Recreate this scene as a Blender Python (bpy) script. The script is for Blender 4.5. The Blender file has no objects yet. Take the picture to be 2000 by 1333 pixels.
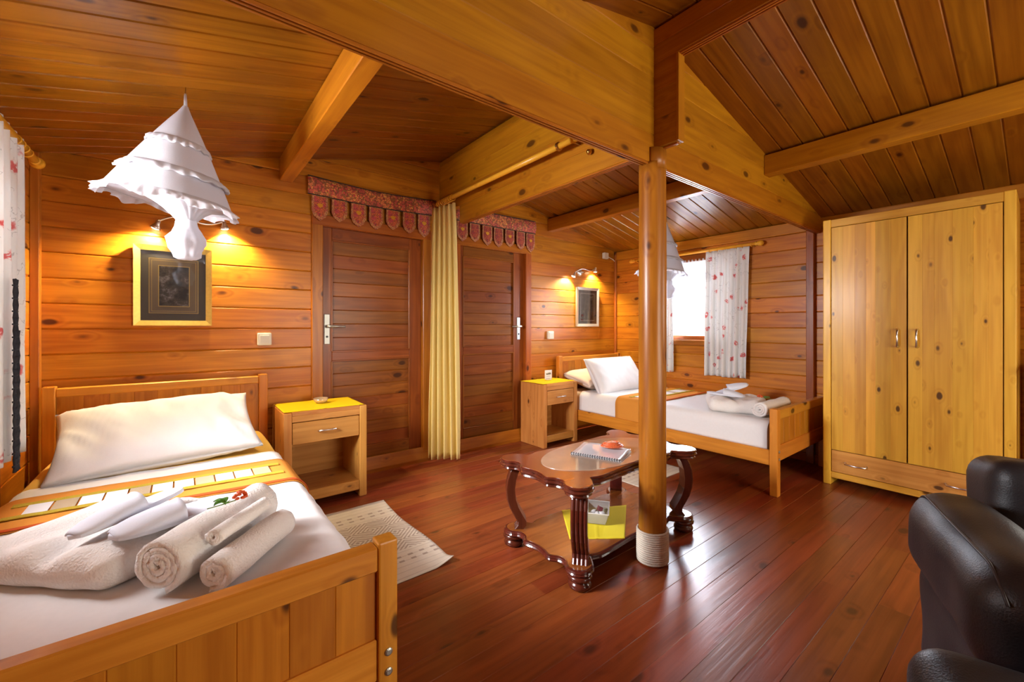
import bpy, bmesh, math, random
from mathutils import Vector as V, Matrix as M, noise
random.seed(11)
SC = bpy.context.scene
COL = SC.collection
PI = math.pi

# ------------------------------------------------------------------ camera, world, lights, exposure
YAW = math.atan(645 / 823.0)
cam = bpy.data.objects.new('camera', bpy.data.cameras.new('camera'))
COL.objects.link(cam)
cam.location = (0, 0, 1.12)
cam.rotation_euler = (PI / 2, 0, -YAW)
cam.data.sensor_width = 36
cam.data.lens = 823 / 2000 * 36
cam.data.shift_y = -28.5 / 2000
cam.data.clip_start = 0.02
SC.camera = cam

world = bpy.data.worlds.new('World')
SC.world = world
world.use_nodes = True
bg = world.node_tree.nodes['Background']
bg.inputs[0].default_value = (0.86, 0.93, 1.0, 1)
bg.inputs[1].default_value = 2.5

SC.view_settings.view_transform = 'Standard'
SC.view_settings.look = 'None'
SC.view_settings.exposure = 0.45
SC.view_settings.gamma = 1.0
SC.view_settings.use_curve_mapping = False
SC.cycles.max_bounces = 6
SC.cycles.diffuse_bounces = 3
SC.cycles.glossy_bounces = 3
SC.cycles.transmission_bounces = 4
SC.cycles.transparent_max_bounces = 8


def area(name, loc, rot, sx, sy, power, col):
    d = bpy.data.lights.new(name, 'AREA')
    d.shape = 'RECTANGLE'; d.size = sx; d.size_y = sy; d.energy = power; d.color = col
    o = bpy.data.objects.new(name, d); COL.objects.link(o)
    o.location = loc; o.rotation_euler = rot
    return o


# daylight standing just outside the room's two windows and two openings invented behind the camera
area('daylight_window_right', (4.24, 2.28, 1.38), (0, PI / 2, 0), 0.80, 0.96, 100, (0.80, 0.87, 1.0))
area('daylight_window_left', (-0.98, 2.10, 1.70), (0, -PI / 2 + math.radians(30), 0), 0.90, 1.00, 290, (0.97, 0.97, 1.0))
area('daylight_added_door', (1.95, -2.34, 1.10), (PI / 2, 0, 0), 1.50, 1.75, 66, (1.0, 0.87, 0.67))  # added frontal light, coming through an invented glazed door
area('daylight_added_window', (4.24, -1.20, 1.40), (0, PI / 2, 0), 0.80, 1.05, 30, (1.0, 0.92, 0.78))  # added side light, coming through an invented window

# ------------------------------------------------------------------ room dimensions
XL, XR, YB, YF = -0.606, 4.10, 3.22, -2.20
XM, ZE, ZR = 1.745, 2.01, 2.53          # ridge line, eaves, ridge height
SL = (ZR - ZE) / (XR - XM)
HY0, HY1, HZ = 1.15, 1.195, 1.888       # header beam: front face, back face, underside


def zceil(x):
    return ZR - SL * abs(x - XM)


# ------------------------------------------------------------------ materials
MATS = {}


def nt(name):
    m = bpy.data.materials.new(name); m.use_nodes = True
    return m, m.node_tree, m.node_tree.nodes['Principled BSDF']


def N(t, ty, **kw):
    n = t.nodes.new(ty)
    for k, v in kw.items():
        if k.startswith('i_'):
            n.inputs[k[2:].replace('_', ' ')].default_value = v
        elif k[0] == 'I' and k[1:].isdigit():
            n.inputs[int(k[1:])].default_value = v
        else:
            setattr(n, k, v)
    return n


def MA(t, op, a, b=None, c=None, clamp=False):
    n = t.nodes.new('ShaderNodeMath'); n.operation = op; n.use_clamp = clamp
    for i, s in enumerate((a, b, c)):
        if s is None: continue
        if isinstance(s, (int, float)): n.inputs[i].default_value = s
        else: t.links.new(s, n.inputs[i])
    return n.outputs[0]


def MIX(t, f, a, b, mode='MIX'):
    n = t.nodes.new('ShaderNodeMix'); n.data_type = 'RGBA'; n.blend_type = mode
    for i, s in ((0, f), (6, a), (7, b)):
        if isinstance(s, (int, float)): n.inputs[i].default_value = s
        elif isinstance(s, tuple): n.inputs[i].default_value = (*s[:3], 1)
        else: t.links.new(s, n.inputs[i])
    return n.outputs[2]


def SMOOTH(t, v, a, b):
    n = t.nodes.new('ShaderNodeMapRange'); n.interpolation_type = 'SMOOTHSTEP'
    t.links.new(v, n.inputs[0]); n.inputs[1].default_value = a; n.inputs[2].default_value = b
    return n.outputs[0]


def wood(name, c1, c2, ck, axis='x', rough=0.38, var=0.22, knots=1.0, grain=1.0, ks=1.0, coat=0.10, bump=0.15, spec=0.3):
    key = name + '_' + axis
    if key in MATS: return MATS[key]
    m, t, b = nt(key); L = t.links.new
    tc = N(t, 'ShaderNodeTexCoord'); oi = N(t, 'ShaderNodeObjectInfo')
    r = oi.outputs['Random']
    cmb = N(t, 'ShaderNodeCombineXYZ')
    L(MA(t, 'MULTIPLY', r, 37.0), cmb.inputs[0]); L(MA(t, 'MULTIPLY', r, 91.7), cmb.inputs[1]); L(MA(t, 'MULTIPLY', r, 53.3), cmb.inputs[2])
    add = N(t, 'ShaderNodeVectorMath', operation='ADD'); L(tc.outputs['Object'], add.inputs[0]); L(cmb.outputs[0], add.inputs[1])

    def scaled(al, ac):
        s = {'x': (al, ac, ac), 'y': (ac, al, ac), 'z': (ac, ac, al)}[axis]
        n = N(t, 'ShaderNodeVectorMath', operation='MULTIPLY'); L(add.outputs[0], n.inputs[0]); n.inputs[1].default_value = s
        return n.outputs[0]
    vor = N(t, 'ShaderNodeTexVoronoi', feature='F1', I2=1.0, i_Randomness=1.0); L(scaled(4.0 * ks, 7.6 * ks), vor.inputs['Vector'])
    d = vor.outputs['Distance']
    wob = N(t, 'ShaderNodeTexNoise', I2=1.0, I3=1.0); L(scaled(14, 22), wob.inputs['Vector'])
    vs = N(t, 'ShaderNodeSeparateColor'); L(vor.outputs['Color'], vs.inputs[0])
    d = MA(t, 'ADD', d, MA(t, 'MULTIPLY_ADD', vs.outputs[0], 0.14, -0.05))
    d2 = MA(t, 'ADD', d, MA(t, 'MULTIPLY', MA(t, 'SUBTRACT', wob.outputs[0], 0.5), 0.10))
    kn = MA(t, 'SUBTRACT', 1.0, SMOOTH(t, d2, 0.07, 0.15))
    halo = MA(t, 'SUBTRACT', 1.0, SMOOTH(t, d2, 0.10, 0.34))
    n1 = N(t, 'ShaderNodeTexNoise', I2=1.0, I3=2.0, I4=0.55); L(scaled(0.9 * grain, 7 * grain), n1.inputs['Vector'])
    n2 = N(t, 'ShaderNodeTexNoise', I2=1.0, I3=3.0, I4=0.6); L(scaled(1.6 * grain, 46 * grain), n2.inputs['Vector'])
    ring = MA(t, 'SINE', MA(t, 'ADD', MA(t, 'MULTIPLY', n1.outputs[0], 34.0), MA(t, 'MULTIPLY', halo, 7.0)))
    ring = MA(t, 'MULTIPLY_ADD', ring, 0.5, 0.5)
    g = MA(t, 'ADD', MA(t, 'MULTIPLY', ring, 0.34), MA(t, 'MULTIPLY', SMOOTH(t, n2.outputs[0], 0.32, 0.72), 0.5))
    g = MA(t, 'ADD', g, MA(t, 'MULTIPLY', halo, 0.25), clamp=True)
    col = MIX(t, g, c1, c2)
    col = MIX(t, MA(t, 'MULTIPLY', kn, 0.88 * knots), col, ck)
    hsv = N(t, 'ShaderNodeHueSaturation'); L(col, hsv.inputs['Color'])
    L(MA(t, 'MULTIPLY_ADD', r, var, 1 - var / 2), hsv.inputs['Value'])
    L(MA(t, 'MULTIPLY_ADD', MA(t, 'FRACT', MA(t, 'MULTIPLY', r, 17.3)), 0.016, 0.492), hsv.inputs['Hue'])
    L(hsv.outputs[0], b.inputs['Base Color'])
    b.inputs['Roughness'].default_value = rough
    b.inputs['Coat Weight'].default_value = coat; b.inputs['Coat Roughness'].default_value = 0.2
    b.inputs['Specular IOR Level'].default_value = spec
    bp = N(t, 'ShaderNodeBump', i_Strength=bump, i_Distance=0.002); L(MA(t, 'SUBTRACT', 1.0, g), bp.inputs['Height']); L(bp.outputs[0], b.inputs['Normal'])
    MATS[key] = m
    return m


KN = (0.045, 0.009, 0.002)
def W_wall(a='x'): return wood('wall_pine', (0.60, 0.215, 0.013), (0.36, 0.100, 0.005), KN, a, 0.36)
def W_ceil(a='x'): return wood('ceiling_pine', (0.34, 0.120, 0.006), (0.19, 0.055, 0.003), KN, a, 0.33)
def W_beam(a='x'): return wood('beam_pine', (0.50, 0.192, 0.007), (0.34, 0.110, 0.004), KN, a, 0.40, knots=0.9)
def W_floor(a='x'): return wood('floor_stain', (0.31, 0.066, 0.017), (0.17, 0.031, 0.008), (0.045, 0.010, 0.004), a, 0.35, 0.30, 0.8, coat=0.2, bump=0.3, spec=0.5)
def W_door(a='x'): return wood('door_pine', (0.31, 0.090, 0.011), (0.17, 0.040, 0.005), KN, a, 0.33)
def W_frame(a='x'): return wood('casing_pine', (0.45, 0.135, 0.012), (0.28, 0.068, 0.006), KN, a, 0.33)
def W_bed(a='x'): return wood('bed_pine', (0.68, 0.275, 0.030), (0.48, 0.160, 0.012), KN, a, 0.36)
def W_slat(a='x'): return wood('bed_slat_pine', (0.54, 0.200, 0.016), (0.35, 0.105, 0.007), KN, a, 0.36)
def W_stand(a='x'): return wood('nightstand_pine', (0.66, 0.300, 0.070), (0.47, 0.175, 0.032), KN, a, 0.40, ks=1.3)
def W_ward(a='x'): return wood('wardrobe_pine', (0.80, 0.430, 0.048), (0.61, 0.280, 0.024), KN, a, 0.36, 0.34, ks=1.7)
def W_table(a='x'): return wood('dark_table', (0.110, 0.020, 0.010), (0.055, 0.009, 0.005), (0.03, 0.006, 0.004), a, 0.16, 0.05, 0.1, coat=0.9, bump=0.03)
def W_tabtop(a='x'): return wood('table_top', (0.30, 0.085, 0.018), (0.20, 0.050, 0.010), (0.1, 0.03, 0.008), a, 0.14, 0.05, 0.1, coat=0.9, bump=0.03)
def W_post(a='z'): return wood('post_pine', (0.44, 0.145, 0.013), (0.25, 0.062, 0.006), KN, a, 0.34)
def W_rod(a='y'): return wood('rod_wood', (0.86, 0.44, 0.035), (0.76, 0.35, 0.025), (0.4, 0.15, 0.01), a, 0.25, 0.05, 0.2)


def plain(name, col, rough=0.5, metal=0.0, coat=0.0, bump=0.0, bscale=200, sheen=0.0, trans=0.0, emit=None, estr=0.0, ior=None, var=0.0):
    if name in MATS: return MATS[name]
    m, t, b = nt(name); L = t.links.new
    b.inputs['Base Color'].default_value = (*col, 1); b.inputs['Roughness'].default_value = rough
    b.inputs['Metallic'].default_value = metal; b.inputs['Coat Weight'].default_value = coat
    b.inputs['Sheen Weight'].default_value = sheen; b.inputs['Transmission Weight'].default_value = trans
    if ior: b.inputs['IOR'].default_value = ior
    if emit:
        b.inputs['Emission Color'].default_value = (*emit, 1); b.inputs['Emission Strength'].default_value = estr
    tc = N(t, 'ShaderNodeTexCoord')
    nz = N(t, 'ShaderNodeTexNoise', I2=float(bscale), I3=3.0); L(tc.outputs['Object'], nz.inputs['Vector'])
    if var:
        L(MIX(t, nz.outputs[0], tuple(c * (1 - var) for c in col), tuple(min(1, c * (1 + var)) for c in col)), b.inputs['Base Color'])
    if bump:
        bp = N(t, 'ShaderNodeBump', i_Strength=bump, i_Distance=0.004); L(nz.outputs[0], bp.inputs['Height']); L(bp.outputs[0], b.inputs['Normal'])
    MATS[name] = m
    return m


def cloth(name, col, bump=0.15, bscale=500, transl=0.0, var=0.03, sheen=0.0):
    if name in MATS: return MATS[name]
    m = plain(name, col, 0.85, bump=bump, bscale=bscale, sheen=sheen, var=var)
    m.node_tree.nodes['Principled BSDF'].inputs['Specular IOR Level'].default_value = 0.15
    if transl:
        t = m.node_tree; b = t.nodes['Principled BSDF']; out = t.nodes['Material Output']
        tr = N(t, 'ShaderNodeBsdfTranslucent'); tr.inputs[0].default_value = (*col, 1)
        mx = N(t, 'ShaderNodeMixShader'); mx.inputs[0].default_value = transl
        t.links.new(b.outputs[0], mx.inputs[1]); t.links.new(tr.outputs[0], mx.inputs[2]); t.links.new(mx.outputs[0], out.inputs[0])
    return m


def glassmat(name, tint=(1, 1, 1), refl=0.12):
    if name in MATS: return MATS[name]
    m, t, b = nt(name)
    tr = N(t, 'ShaderNodeBsdfTransparent'); tr.inputs[0].default_value = (*tint, 1)
    gl = N(t, 'ShaderNodeBsdfGlossy'); gl.inputs['Roughness'].default_value = 0.02
    mx = N(t, 'ShaderNodeMixShader'); fr = N(t, 'ShaderNodeFresnel', i_IOR=1.45)
    t.links.new(MA(t, 'MULTIPLY', fr.outputs[0], 0.8), mx.inputs[0])
    t.links.new(tr.outputs[0], mx.inputs[1]); t.links.new(gl.outputs[0], mx.inputs[2]); t.links.new(mx.outputs[0], t.nodes['Material Output'].inputs[0])
    MATS[name] = m
    return m


def floral():
    if 'floral' in MATS: return MATS['floral']
    m, t, b = nt('floral'); L = t.links.new
    tc = N(t, 'ShaderNodeTexCoord')
    wn = N(t, 'ShaderNodeTexNoise', I2=26.0, I3=3.0); L(tc.outputs['Object'], wn.inputs['Vector'])
    vm = N(t, 'ShaderNodeVectorMath', operation='MULTIPLY_ADD'); L(wn.outputs[1], vm.inputs[0]); vm.inputs[1].default_value = (0.05, 0.05, 0.05); L(tc.outputs['Object'], vm.inputs[2])
    v1 = N(t, 'ShaderNodeTexVoronoi', I2=10.5); L(vm.outputs[0], v1.inputs['Vector'])
    v2 = N(t, 'ShaderNodeTexVoronoi', I2=60.0); L(vm.outputs[0], v2.inputs['Vector'])
    sep = N(t, 'ShaderNodeSeparateColor'); L(v1.outputs['Color'], sep.inputs[0])
    fl = MA(t, 'SUBTRACT', 1.0, SMOOTH(t, v1.outputs['Distance'], 0.16, 0.30))
    fl = MA(t, 'MULTIPLY', fl, SMOOTH(t, v2.outputs['Distance'], 0.15, 0.5))
    fl = MA(t, 'MULTIPLY', fl, MA(t, 'GREATER_THAN', sep.outputs[0], 0.30))
    tw = N(t, 'ShaderNodeTexNoise', I2=11.0, I3=2.0); L(vm.outputs[0], tw.inputs['Vector'])
    line = MA(t, 'SUBTRACT', 1.0, SMOOTH(t, MA(t, 'ABSOLUTE', MA(t, 'SUBTRACT', tw.outputs[0], 0.5)), 0.002, 0.010))
    line = MA(t, 'MULTIPLY', line, MA(t, 'GREATER_THAN', sep.outputs[1], 0.5))
    col = MIX(t, MA(t, 'MULTIPLY', line, 0.55), (0.80, 0.79, 0.77), (0.33, 0.30, 0.30))
    col = MIX(t, MA(t, 'MULTIPLY', fl, 0.9), col, (0.62, 0.06, 0.06))
    L(col, b.inputs['Base Color']); b.inputs['Roughness'].default_value = 0.85
    tr = N(t, 'ShaderNodeBsdfTranslucent'); L(col, tr.inputs[0])
    mx = N(t, 'ShaderNodeMixShader'); mx.inputs[0].default_value = 0.10
    L(b.outputs[0], mx.inputs[1]); L(tr.outputs[0], mx.inputs[2]); L(mx.outputs[0], t.nodes['Material Output'].inputs[0])
    MATS['floral'] = m
    return m


def embroidery(name, base, c2, c3, sc=60):
    if name in MATS: return MATS[name]
    m, t, b = nt(name); L = t.links.new
    tc = N(t, 'ShaderNodeTexCoord')
    v = N(t, 'ShaderNodeTexVoronoi', I2=float(sc)); L(tc.outputs['Object'], v.inputs['Vector'])
    v2 = N(t, 'ShaderNodeTexVoronoi', I2=sc * 2.3); L(tc.outputs['Object'], v2.inputs['Vector'])
    s = N(t, 'ShaderNodeSeparateColor'); L(v.outputs['Color'], s.inputs[0])
    ringf = MA(t, 'MULTIPLY_ADD', MA(t, 'SINE', MA(t, 'MULTIPLY', v.outputs['Distance'], 26.0)), 0.5, 0.5)
    col = MIX(t, SMOOTH(t, ringf, 0.35, 0.7), base, c2)
    col = MIX(t, MA(t, 'MULTIPLY', MA(t, 'GREATER_THAN', s.outputs[0], 0.55), 0.75), col, c3)
    col = MIX(t, MA(t, 'MULTIPLY', SMOOTH(t, v2.outputs['Distance'], 0.45, 0.65), 0.6), col, (0.07, 0.05, 0.02))
    L(col, b.inputs['Base Color']); b.inputs['Roughness'].default_value = 0.8
    bp = N(t, 'ShaderNodeBump', i_Strength=0.3, i_Distance=0.003); L(ringf, bp.inputs['Height']); L(bp.outputs[0], b.inputs['Normal'])
    MATS[name] = m
    return m


def rugmat():
    if 'rug' in MATS: return MATS['rug']
    m, t, b = nt('rug'); L = t.links.new
    tc = N(t, 'ShaderNodeTexCoord'); s = N(t, 'ShaderNodeSeparateXYZ'); L(tc.outputs['Object'], s.inputs[0])
    x, y = s.outputs[0], s.outputs[1]
    def tri(a, p): return MA(t, 'PINGPONG', MA(t, 'ADD', a, 10.0), p)
    d = MA(t, 'ADD', tri(x, 0.10), tri(y, 0.10))
    lines = MA(t, 'GREATER_THAN', MA(t, 'SINE', MA(t, 'MULTIPLY', d, 2 * PI / 0.025)), 0.1)
    ay = MA(t, 'ABSOLUTE', y)
    mid = MA(t, 'LESS_THAN', ay, 0.20)
    dots = MA(t, 'MULTIPLY', MA(t, 'GREATER_THAN', tri(x, 0.03), 0.017), MA(t, 'GREATER_THAN', tri(y, 0.02), 0.012))
    band = MA(t, 'MULTIPLY', MA(t, 'GREATER_THAN', ay, 0.23), MA(t, 'LESS_THAN', ay, 0.33))
    edge = MA(t, 'GREATER_THAN', MA(t, 'SINE', MA(t, 'MULTIPLY', ay, 150.0)), 0.93)
    f = MA(t, 'ADD', MA(t, 'MULTIPLY', lines, mid), MA(t, 'MULTIPLY', dots, band), clamp=True)
    f = MA(t, 'ADD', MA(t, 'MULTIPLY', f, 0.8), MA(t, 'MULTIPLY', edge, 0.4), clamp=True)
    nz = N(t, 'ShaderNodeTexNoise', I2=18.0, I3=3.0); L(tc.outputs['Object'], nz.inputs['Vector'])
    base = MIX(t, nz.outputs[0], (0.66, 0.55, 0.42), (0.74, 0.68, 0.58))
    L(MIX(t, f, base, (0.36, 0.27, 0.21)), b.inputs['Base Color']); b.inputs['Roughness'].default_value = 0.95
    n2 = N(t, 'ShaderNodeTexNoise', I2=400.0); L(tc.outputs['Object'], n2.inputs['Vector'])
    bp = N(t, 'ShaderNodeBump', i_Strength=0.4, i_Distance=0.003); L(n2.outputs[0], bp.inputs['Height']); L(bp.outputs[0], b.inputs['Normal'])
    MATS['rug'] = m
    return m


def printmat(name, cols, sc, seed):
    if name in MATS: return MATS[name]
    m, t, b = nt(name); L = t.links.new
    tc = N(t, 'ShaderNodeTexCoord')
    off = N(t, 'ShaderNodeVectorMath', operation='ADD'); L(tc.outputs['Object'], off.inputs[0]); off.inputs[1].default_value = (seed, seed, seed)
    nz = N(t, 'ShaderNodeTexNoise', I2=float(sc), I3=6.0, I4=0.65); L(off.outputs[0], nz.inputs['Vector'])
    cr = N(t, 'ShaderNodeValToRGB'); L(nz.outputs[0], cr.inputs[0])
    els = cr.color_ramp.elements
    els[0].position = 0.42; els[0].color = (*cols[0], 1); els[1].position = 0.68; els[1].color = (*cols[2], 1)
    e = els.new(0.54); e.color = (*cols[1], 1)
    L(cr.outputs[0], b.inputs['Base Color']); b.inputs['Roughness'].default_value = 0.5
    MATS[name] = m
    return m


CHROME = plain('chrome', (0.86, 0.86, 0.87), 0.30, 1.0)
STEEL = plain('satin_steel', (0.45, 0.45, 0.42), 0.42, 0.9)
BRASS = plain('brass', (0.55, 0.34, 0.10), 0.3, 1.0)
WHITE = cloth('white_cotton', (0.86, 0.85, 0.86), 0.10, 300)
SHEET = cloth('white_sheet', (0.86, 0.84, 0.83), 0.08, 60)
TERRY = plain('white_terry', (0.88, 0.84, 0.80), 0.95, bump=0.9, bscale=170, var=0.04)
YELLOWSHEET = cloth('yellow_sheet', (0.74, 0.46, 0.10), 0.06, 60)
YELLOWMAT = cloth('yellow_mat', (0.90, 0.58, 0.006), 0.2, 300)
YELLOWCLOTH = cloth('yellow_cloth', (0.84, 0.68, 0.04), 0.2, 300)
ORANGE = cloth('orange_runner', (0.72, 0.29, 0.045), 0.15, 300)
REDORANGE = cloth('red_orange_trim', (0.62, 0.10, 0.02), 0.2, 300)
GOLDFRINGE = cloth('gold_fringe', (0.52, 0.38, 0.04), 0.6, 300, var=0.3)
BEIGE = cloth('beige_weave', (0.52, 0.40, 0.26), 0.4, 300)
CREAM = cloth('cream_curtain', (0.92, 0.72, 0.27), 0.08, 200, transl=0.10)
LEATHER = plain('black_leather', (0.011, 0.010, 0.013), 0.46, bump=0.22, bscale=260)
PLASTIC = plain('white_plastic', (0.78, 0.74, 0.62), 0.4)
NET = cloth('white_netting', (0.62, 0.60, 0.64), 0.1, 200, transl=0.30)
ROPE = plain('pale_rope', (0.66, 0.58, 0.48), 0.9, bump=0.8, bscale=160, var=0.15)
GOLD = plain('gilt_frame', (0.62, 0.42, 0.10), 0.38, 0.55, bump=0.2, bscale=60, var=0.2)
SILVER = plain('silver_frame', (0.62, 0.57, 0.48), 0.35, 0.6)
DARKMAT = plain('dark_mount', (0.075, 0.065, 0.055), 0.6)
BROWNMAT = plain('brown_mount', (0.16, 0.115, 0.075), 0.6)
BLACK = plain('black_plastic', (0.012, 0.012, 0.015), 0.4)
BLACKYARN = plain('black_yarn', (0.022, 0.022, 0.03), 0.9)
PAPER = plain('white_paper', (0.80, 0.80, 0.82), 0.7)
GLASSBOWL = plain('clear_glass', (0.95, 0.95, 0.95), 0.05, trans=0.85, ior=1.45)
PANE = glassmat('window_glass')
PICGLASS = glassmat('picture_glass', (1, 1, 1), 0.2)
BULB = plain('halogen_bulb', (1, 0.9, 0.7), 0.3, emit=(1.0, 0.78, 0.42), estr=40)
INK = plain('ink', (0.05, 0.05, 0.06), 0.7)

# ------------------------------------------------------------------ helpers


def obj(name, me, mat=None, parent=None, loc=(0, 0, 0), rot=(0, 0, 0), smooth=False, label=None, cat=None, group=None, kind=None, mtx=None):
    if isinstance(me, bmesh.types.BMesh):
        bm = me; me = bpy.data.meshes.new(name)
        bmesh.ops.recalc_face_normals(bm, faces=bm.faces)
        bm.to_mesh(me); bm.free()
        if smooth:
            for p in me.polygons: p.use_smooth = True
    if mat is not None and not me.materials: me.materials.append(mat)
    o = bpy.data.objects.new(name, me); COL.objects.link(o)
    o.location = loc; o.rotation_euler = rot
    if mtx is not None: o.matrix_local = mtx
    if parent is not None: o.parent = parent
    tag(o, label, cat, group, kind)
    return o


def tag(o, label=None, cat=None, group=None, kind=None):
    if label: o['label'] = label
    if cat: o['category'] = cat
    if group: o['group'] = group
    if kind: o['kind'] = kind
    return o


def thing(name, label=None, cat=None, loc=(0, 0, 0), rotz=0.0, group=None, kind=None):
    o = bpy.data.objects.new(name, None); COL.objects.link(o)
    o.empty_display_size = 0.05
    o.location = loc; o.rotation_euler = (0, 0, rotz)
    return tag(o, label, cat, group, kind)


def copy_tree(o, parent=None):
    c = o.copy(); COL.objects.link(c); c.parent = parent
    for ch in list(o.children): copy_tree(ch, c)
    return c


def bbox(x0, x1, y0, y1, z0, z1, bev=0.0, seg=2):
    bm = bmesh.new()
    bmesh.ops.create_cube(bm, size=1, matrix=M.Translation(((x0 + x1) / 2, (y0 + y1) / 2, (z0 + z1) / 2)) @ M.Diagonal((x1 - x0, y1 - y0, z1 - z0, 1)))
    if bev: bmesh.ops.bevel(bm, geom=bm.edges[:], offset=bev, segments=seg, profile=0.5, affect='EDGES')
    return bm


def box(parent, name, x0, x1, y0, y1, z0, z1, mat, bev=0.003, seg=1, **kw):
    cx, cy, cz = (x0 + x1) / 2, (y0 + y1) / 2, (z0 + z1) / 2
    return obj(name, bbox(x0 - cx, x1 - cx, y0 - cy, y1 - cy, z0 - cz, z1 - cz, bev, seg), mat, parent, (cx, cy, cz), **kw)


BCACHE = {}


def board(parent, L, w, t, loc, ex, en, mat, ch=0.004, name='board', clips=None):
    """one plank: front face centre at loc, length along ex, front normal en"""
    ex = V(ex).normalized(); en = V(en).normalized(); ey = en.cross(ex)
    key = (round(L, 4), round(w, 4), round(t, 4), round(ch, 4), mat.name)
    if clips is None and key in BCACHE:
        me = BCACHE[key]
    else:
        prof = [(-w / 2, -t), (-w / 2, -ch), (-w / 2 + ch, 0), (w / 2 - ch, 0), (w / 2, -ch), (w / 2, -t)]
        bm = bmesh.new()
        a = [bm.verts.new((-L / 2, p[0], p[1])) for p in prof]; b = [bm.verts.new((L / 2, p[0], p[1])) for p in prof]
        for i in range(6):
            j = (i + 1) % 6; bm.faces.new((a[i], a[j], b[j], b[i]))
        bm.faces.new(a[::-1]); bm.faces.new(b)
        mt = M(((ex.x, ey.x, en.x, loc[0]), (ex.y, ey.y, en.y, loc[1]), (ex.z, ey.z, en.z, loc[2]), (0, 0, 0, 1)))
        if clips:
            inv = mt.inverted()
            for co, no in clips:
                lc = inv @ V(co); ln = inv.to_3x3() @ V(no)
                r = bmesh.ops.bisect_plane(bm, geom=bm.verts[:] + bm.edges[:] + bm.faces[:], plane_co=lc, plane_no=ln, clear_outer=True)
                ed = [e for e in r['geom_cut'] if isinstance(e, bmesh.types.BMEdge)]
                if ed: bmesh.ops.contextual_create(bm, geom=ed)
            if len(bm.verts) < 4: bm.free(); return None
        bmesh.ops.recalc_face_normals(bm, faces=bm.faces)
        me = bpy.data.meshes.new(name); bm.to_mesh(me); bm.free(); me.materials.append(mat)
        if clips is None: BCACHE[key] = me
    mt = M(((ex.x, ey.x, en.x, loc[0]), (ex.y, ey.y, en.y, loc[1]), (ex.z, ey.z, en.z, loc[2]), (0, 0, 0, 1)))
    return obj(name, me, None, parent, mtx=mt)


def tube(path, r, n=8, closed=False, cap=True, bm=None):
    bm = bm or bmesh.new(); P = [V(p) for p in path]; K = len(P); rings = []
    up = V((0, 0, 1))
    for i, p in enumerate(P):
        if closed: d = P[(i + 1) % K] - P[i - 1]
        else: d = P[min(i + 1, K - 1)] - P[max(i - 1, 0)]
        d.normalize()
        a = d.cross(up)
        if a.length < 1e-3: a = d.cross(V((0, 1, 0)))
        a.normalize(); b = d.cross(a)
        rr = r[i] if isinstance(r, (list, tuple)) else r
        rings.append([bm.verts.new(p + (a * math.cos(2 * PI * k / n) + b * math.sin(2 * PI * k / n)) * rr) for k in range(n)])
    for i in range(K if closed else K - 1):
        A, B = rings[i], rings[(i + 1) % K]
        for k in range(n): bm.faces.new((A[k], A[(k + 1) % n], B[(k + 1) % n], B[k]))
    if cap and not closed:
        bm.faces.new(rings[0][::-1]); bm.faces.new(rings[-1])
    return bm


def lathe(prof, n=24, cap=True, fn=None, bm=None):
    bm = bm or bmesh.new(); rings = []
    for r, z in prof:
        ring = []
        for k in range(n):
            a = 2 * PI * k / n; rr, zz = (r, z) if fn is None else fn(r, z, a)
            ring.append(bm.verts.new((rr * math.cos(a), rr * math.sin(a), zz)))
        rings.append(ring)
    for A, B in zip(rings, rings[1:]):
        for k in range(n): bm.faces.new((A[k], A[(k + 1) % n], B[(k + 1) % n], B[k]))
    if cap:
        bm.faces.new(rings[0][::-1]); bm.faces.new(rings[-1])
    return bm


def gridmesh(fn, nu, nv, closed=False, bm=None):
    bm = bm or bmesh.new()
    vs = [[bm.verts.new(fn(i / nu, j / nv)) for j in range(nv + 1)] for i in range(nu + 1)]
    for i in range(nu):
        for j in range(nv): bm.faces.new((vs[i][j], vs[i + 1][j], vs[i + 1][j + 1], vs[i][j + 1]))
    return bm


def thicken(bm, t):
    bmesh.ops.recalc_face_normals(bm, faces=bm.faces)
    bmesh.ops.solidify(bm, geom=bm.faces[:], thickness=t)
    return bm


def nz(p, s=1.0, seed=0.0):
    return noise.noise(V((p[0] * s + seed, p[1] * s + seed * 0.7, p[2] * s - seed)))


def softbox(hx, hy, hz, r, amp=0.0, sc=6.0, seed=0.0, cuts=12, shape=None):
    """rounded, slightly uneven box centred on the origin"""
    bm = bmesh.new(); bmesh.ops.create_cube(bm, size=2)
    bmesh.ops.subdivide_edges(bm, edges=bm.edges[:], cuts=cuts, use_grid_fill=True)
    for v in bm.verts:
        c = v.co.copy()
        def st(a):  # denser towards the edges
            return math.copysign(1 - (1 - abs(a)) ** 1.5, a)
        p = V((st(c.x) * hx, st(c.y) * hy, st(c.z) * hz))
        inn = V((max(-hx + r, min(hx - r, p.x)), max(-hy + r, min(hy - r, p.y)), max(-hz + r, min(hz - r, p.z))))
        d = p - inn
        if d.length > 1e-9: p = inn + d.normalized() * r
        if shape: p = V(shape(p))
        if amp:
            nn = V((p.x / hx, p.y / hy, p.z / hz)).normalized()
            p += nn * amp * nz(p, sc, seed)
        v.co = p
    return bm


def outline_slab(pts, z0, z1, bev=0.0):
    bm = bmesh.new()
    a = [bm.verts.new((x, y, z0)) for x, y in pts]
    f = bm.faces.new(a)
    r = bmesh.ops.extrude_face_region(bm, geom=[f])
    for v in r['geom']:
        if isinstance(v, bmesh.types.BMVert): v.co.z = z1
    if bev: bmesh.ops.bevel(bm, geom=[e for e in bm.edges if abs(e.verts[0].co.z - e.verts[1].co.z) < 1e-6], offset=bev, segments=2, profile=0.5, affect='EDGES')
    return bm


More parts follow.
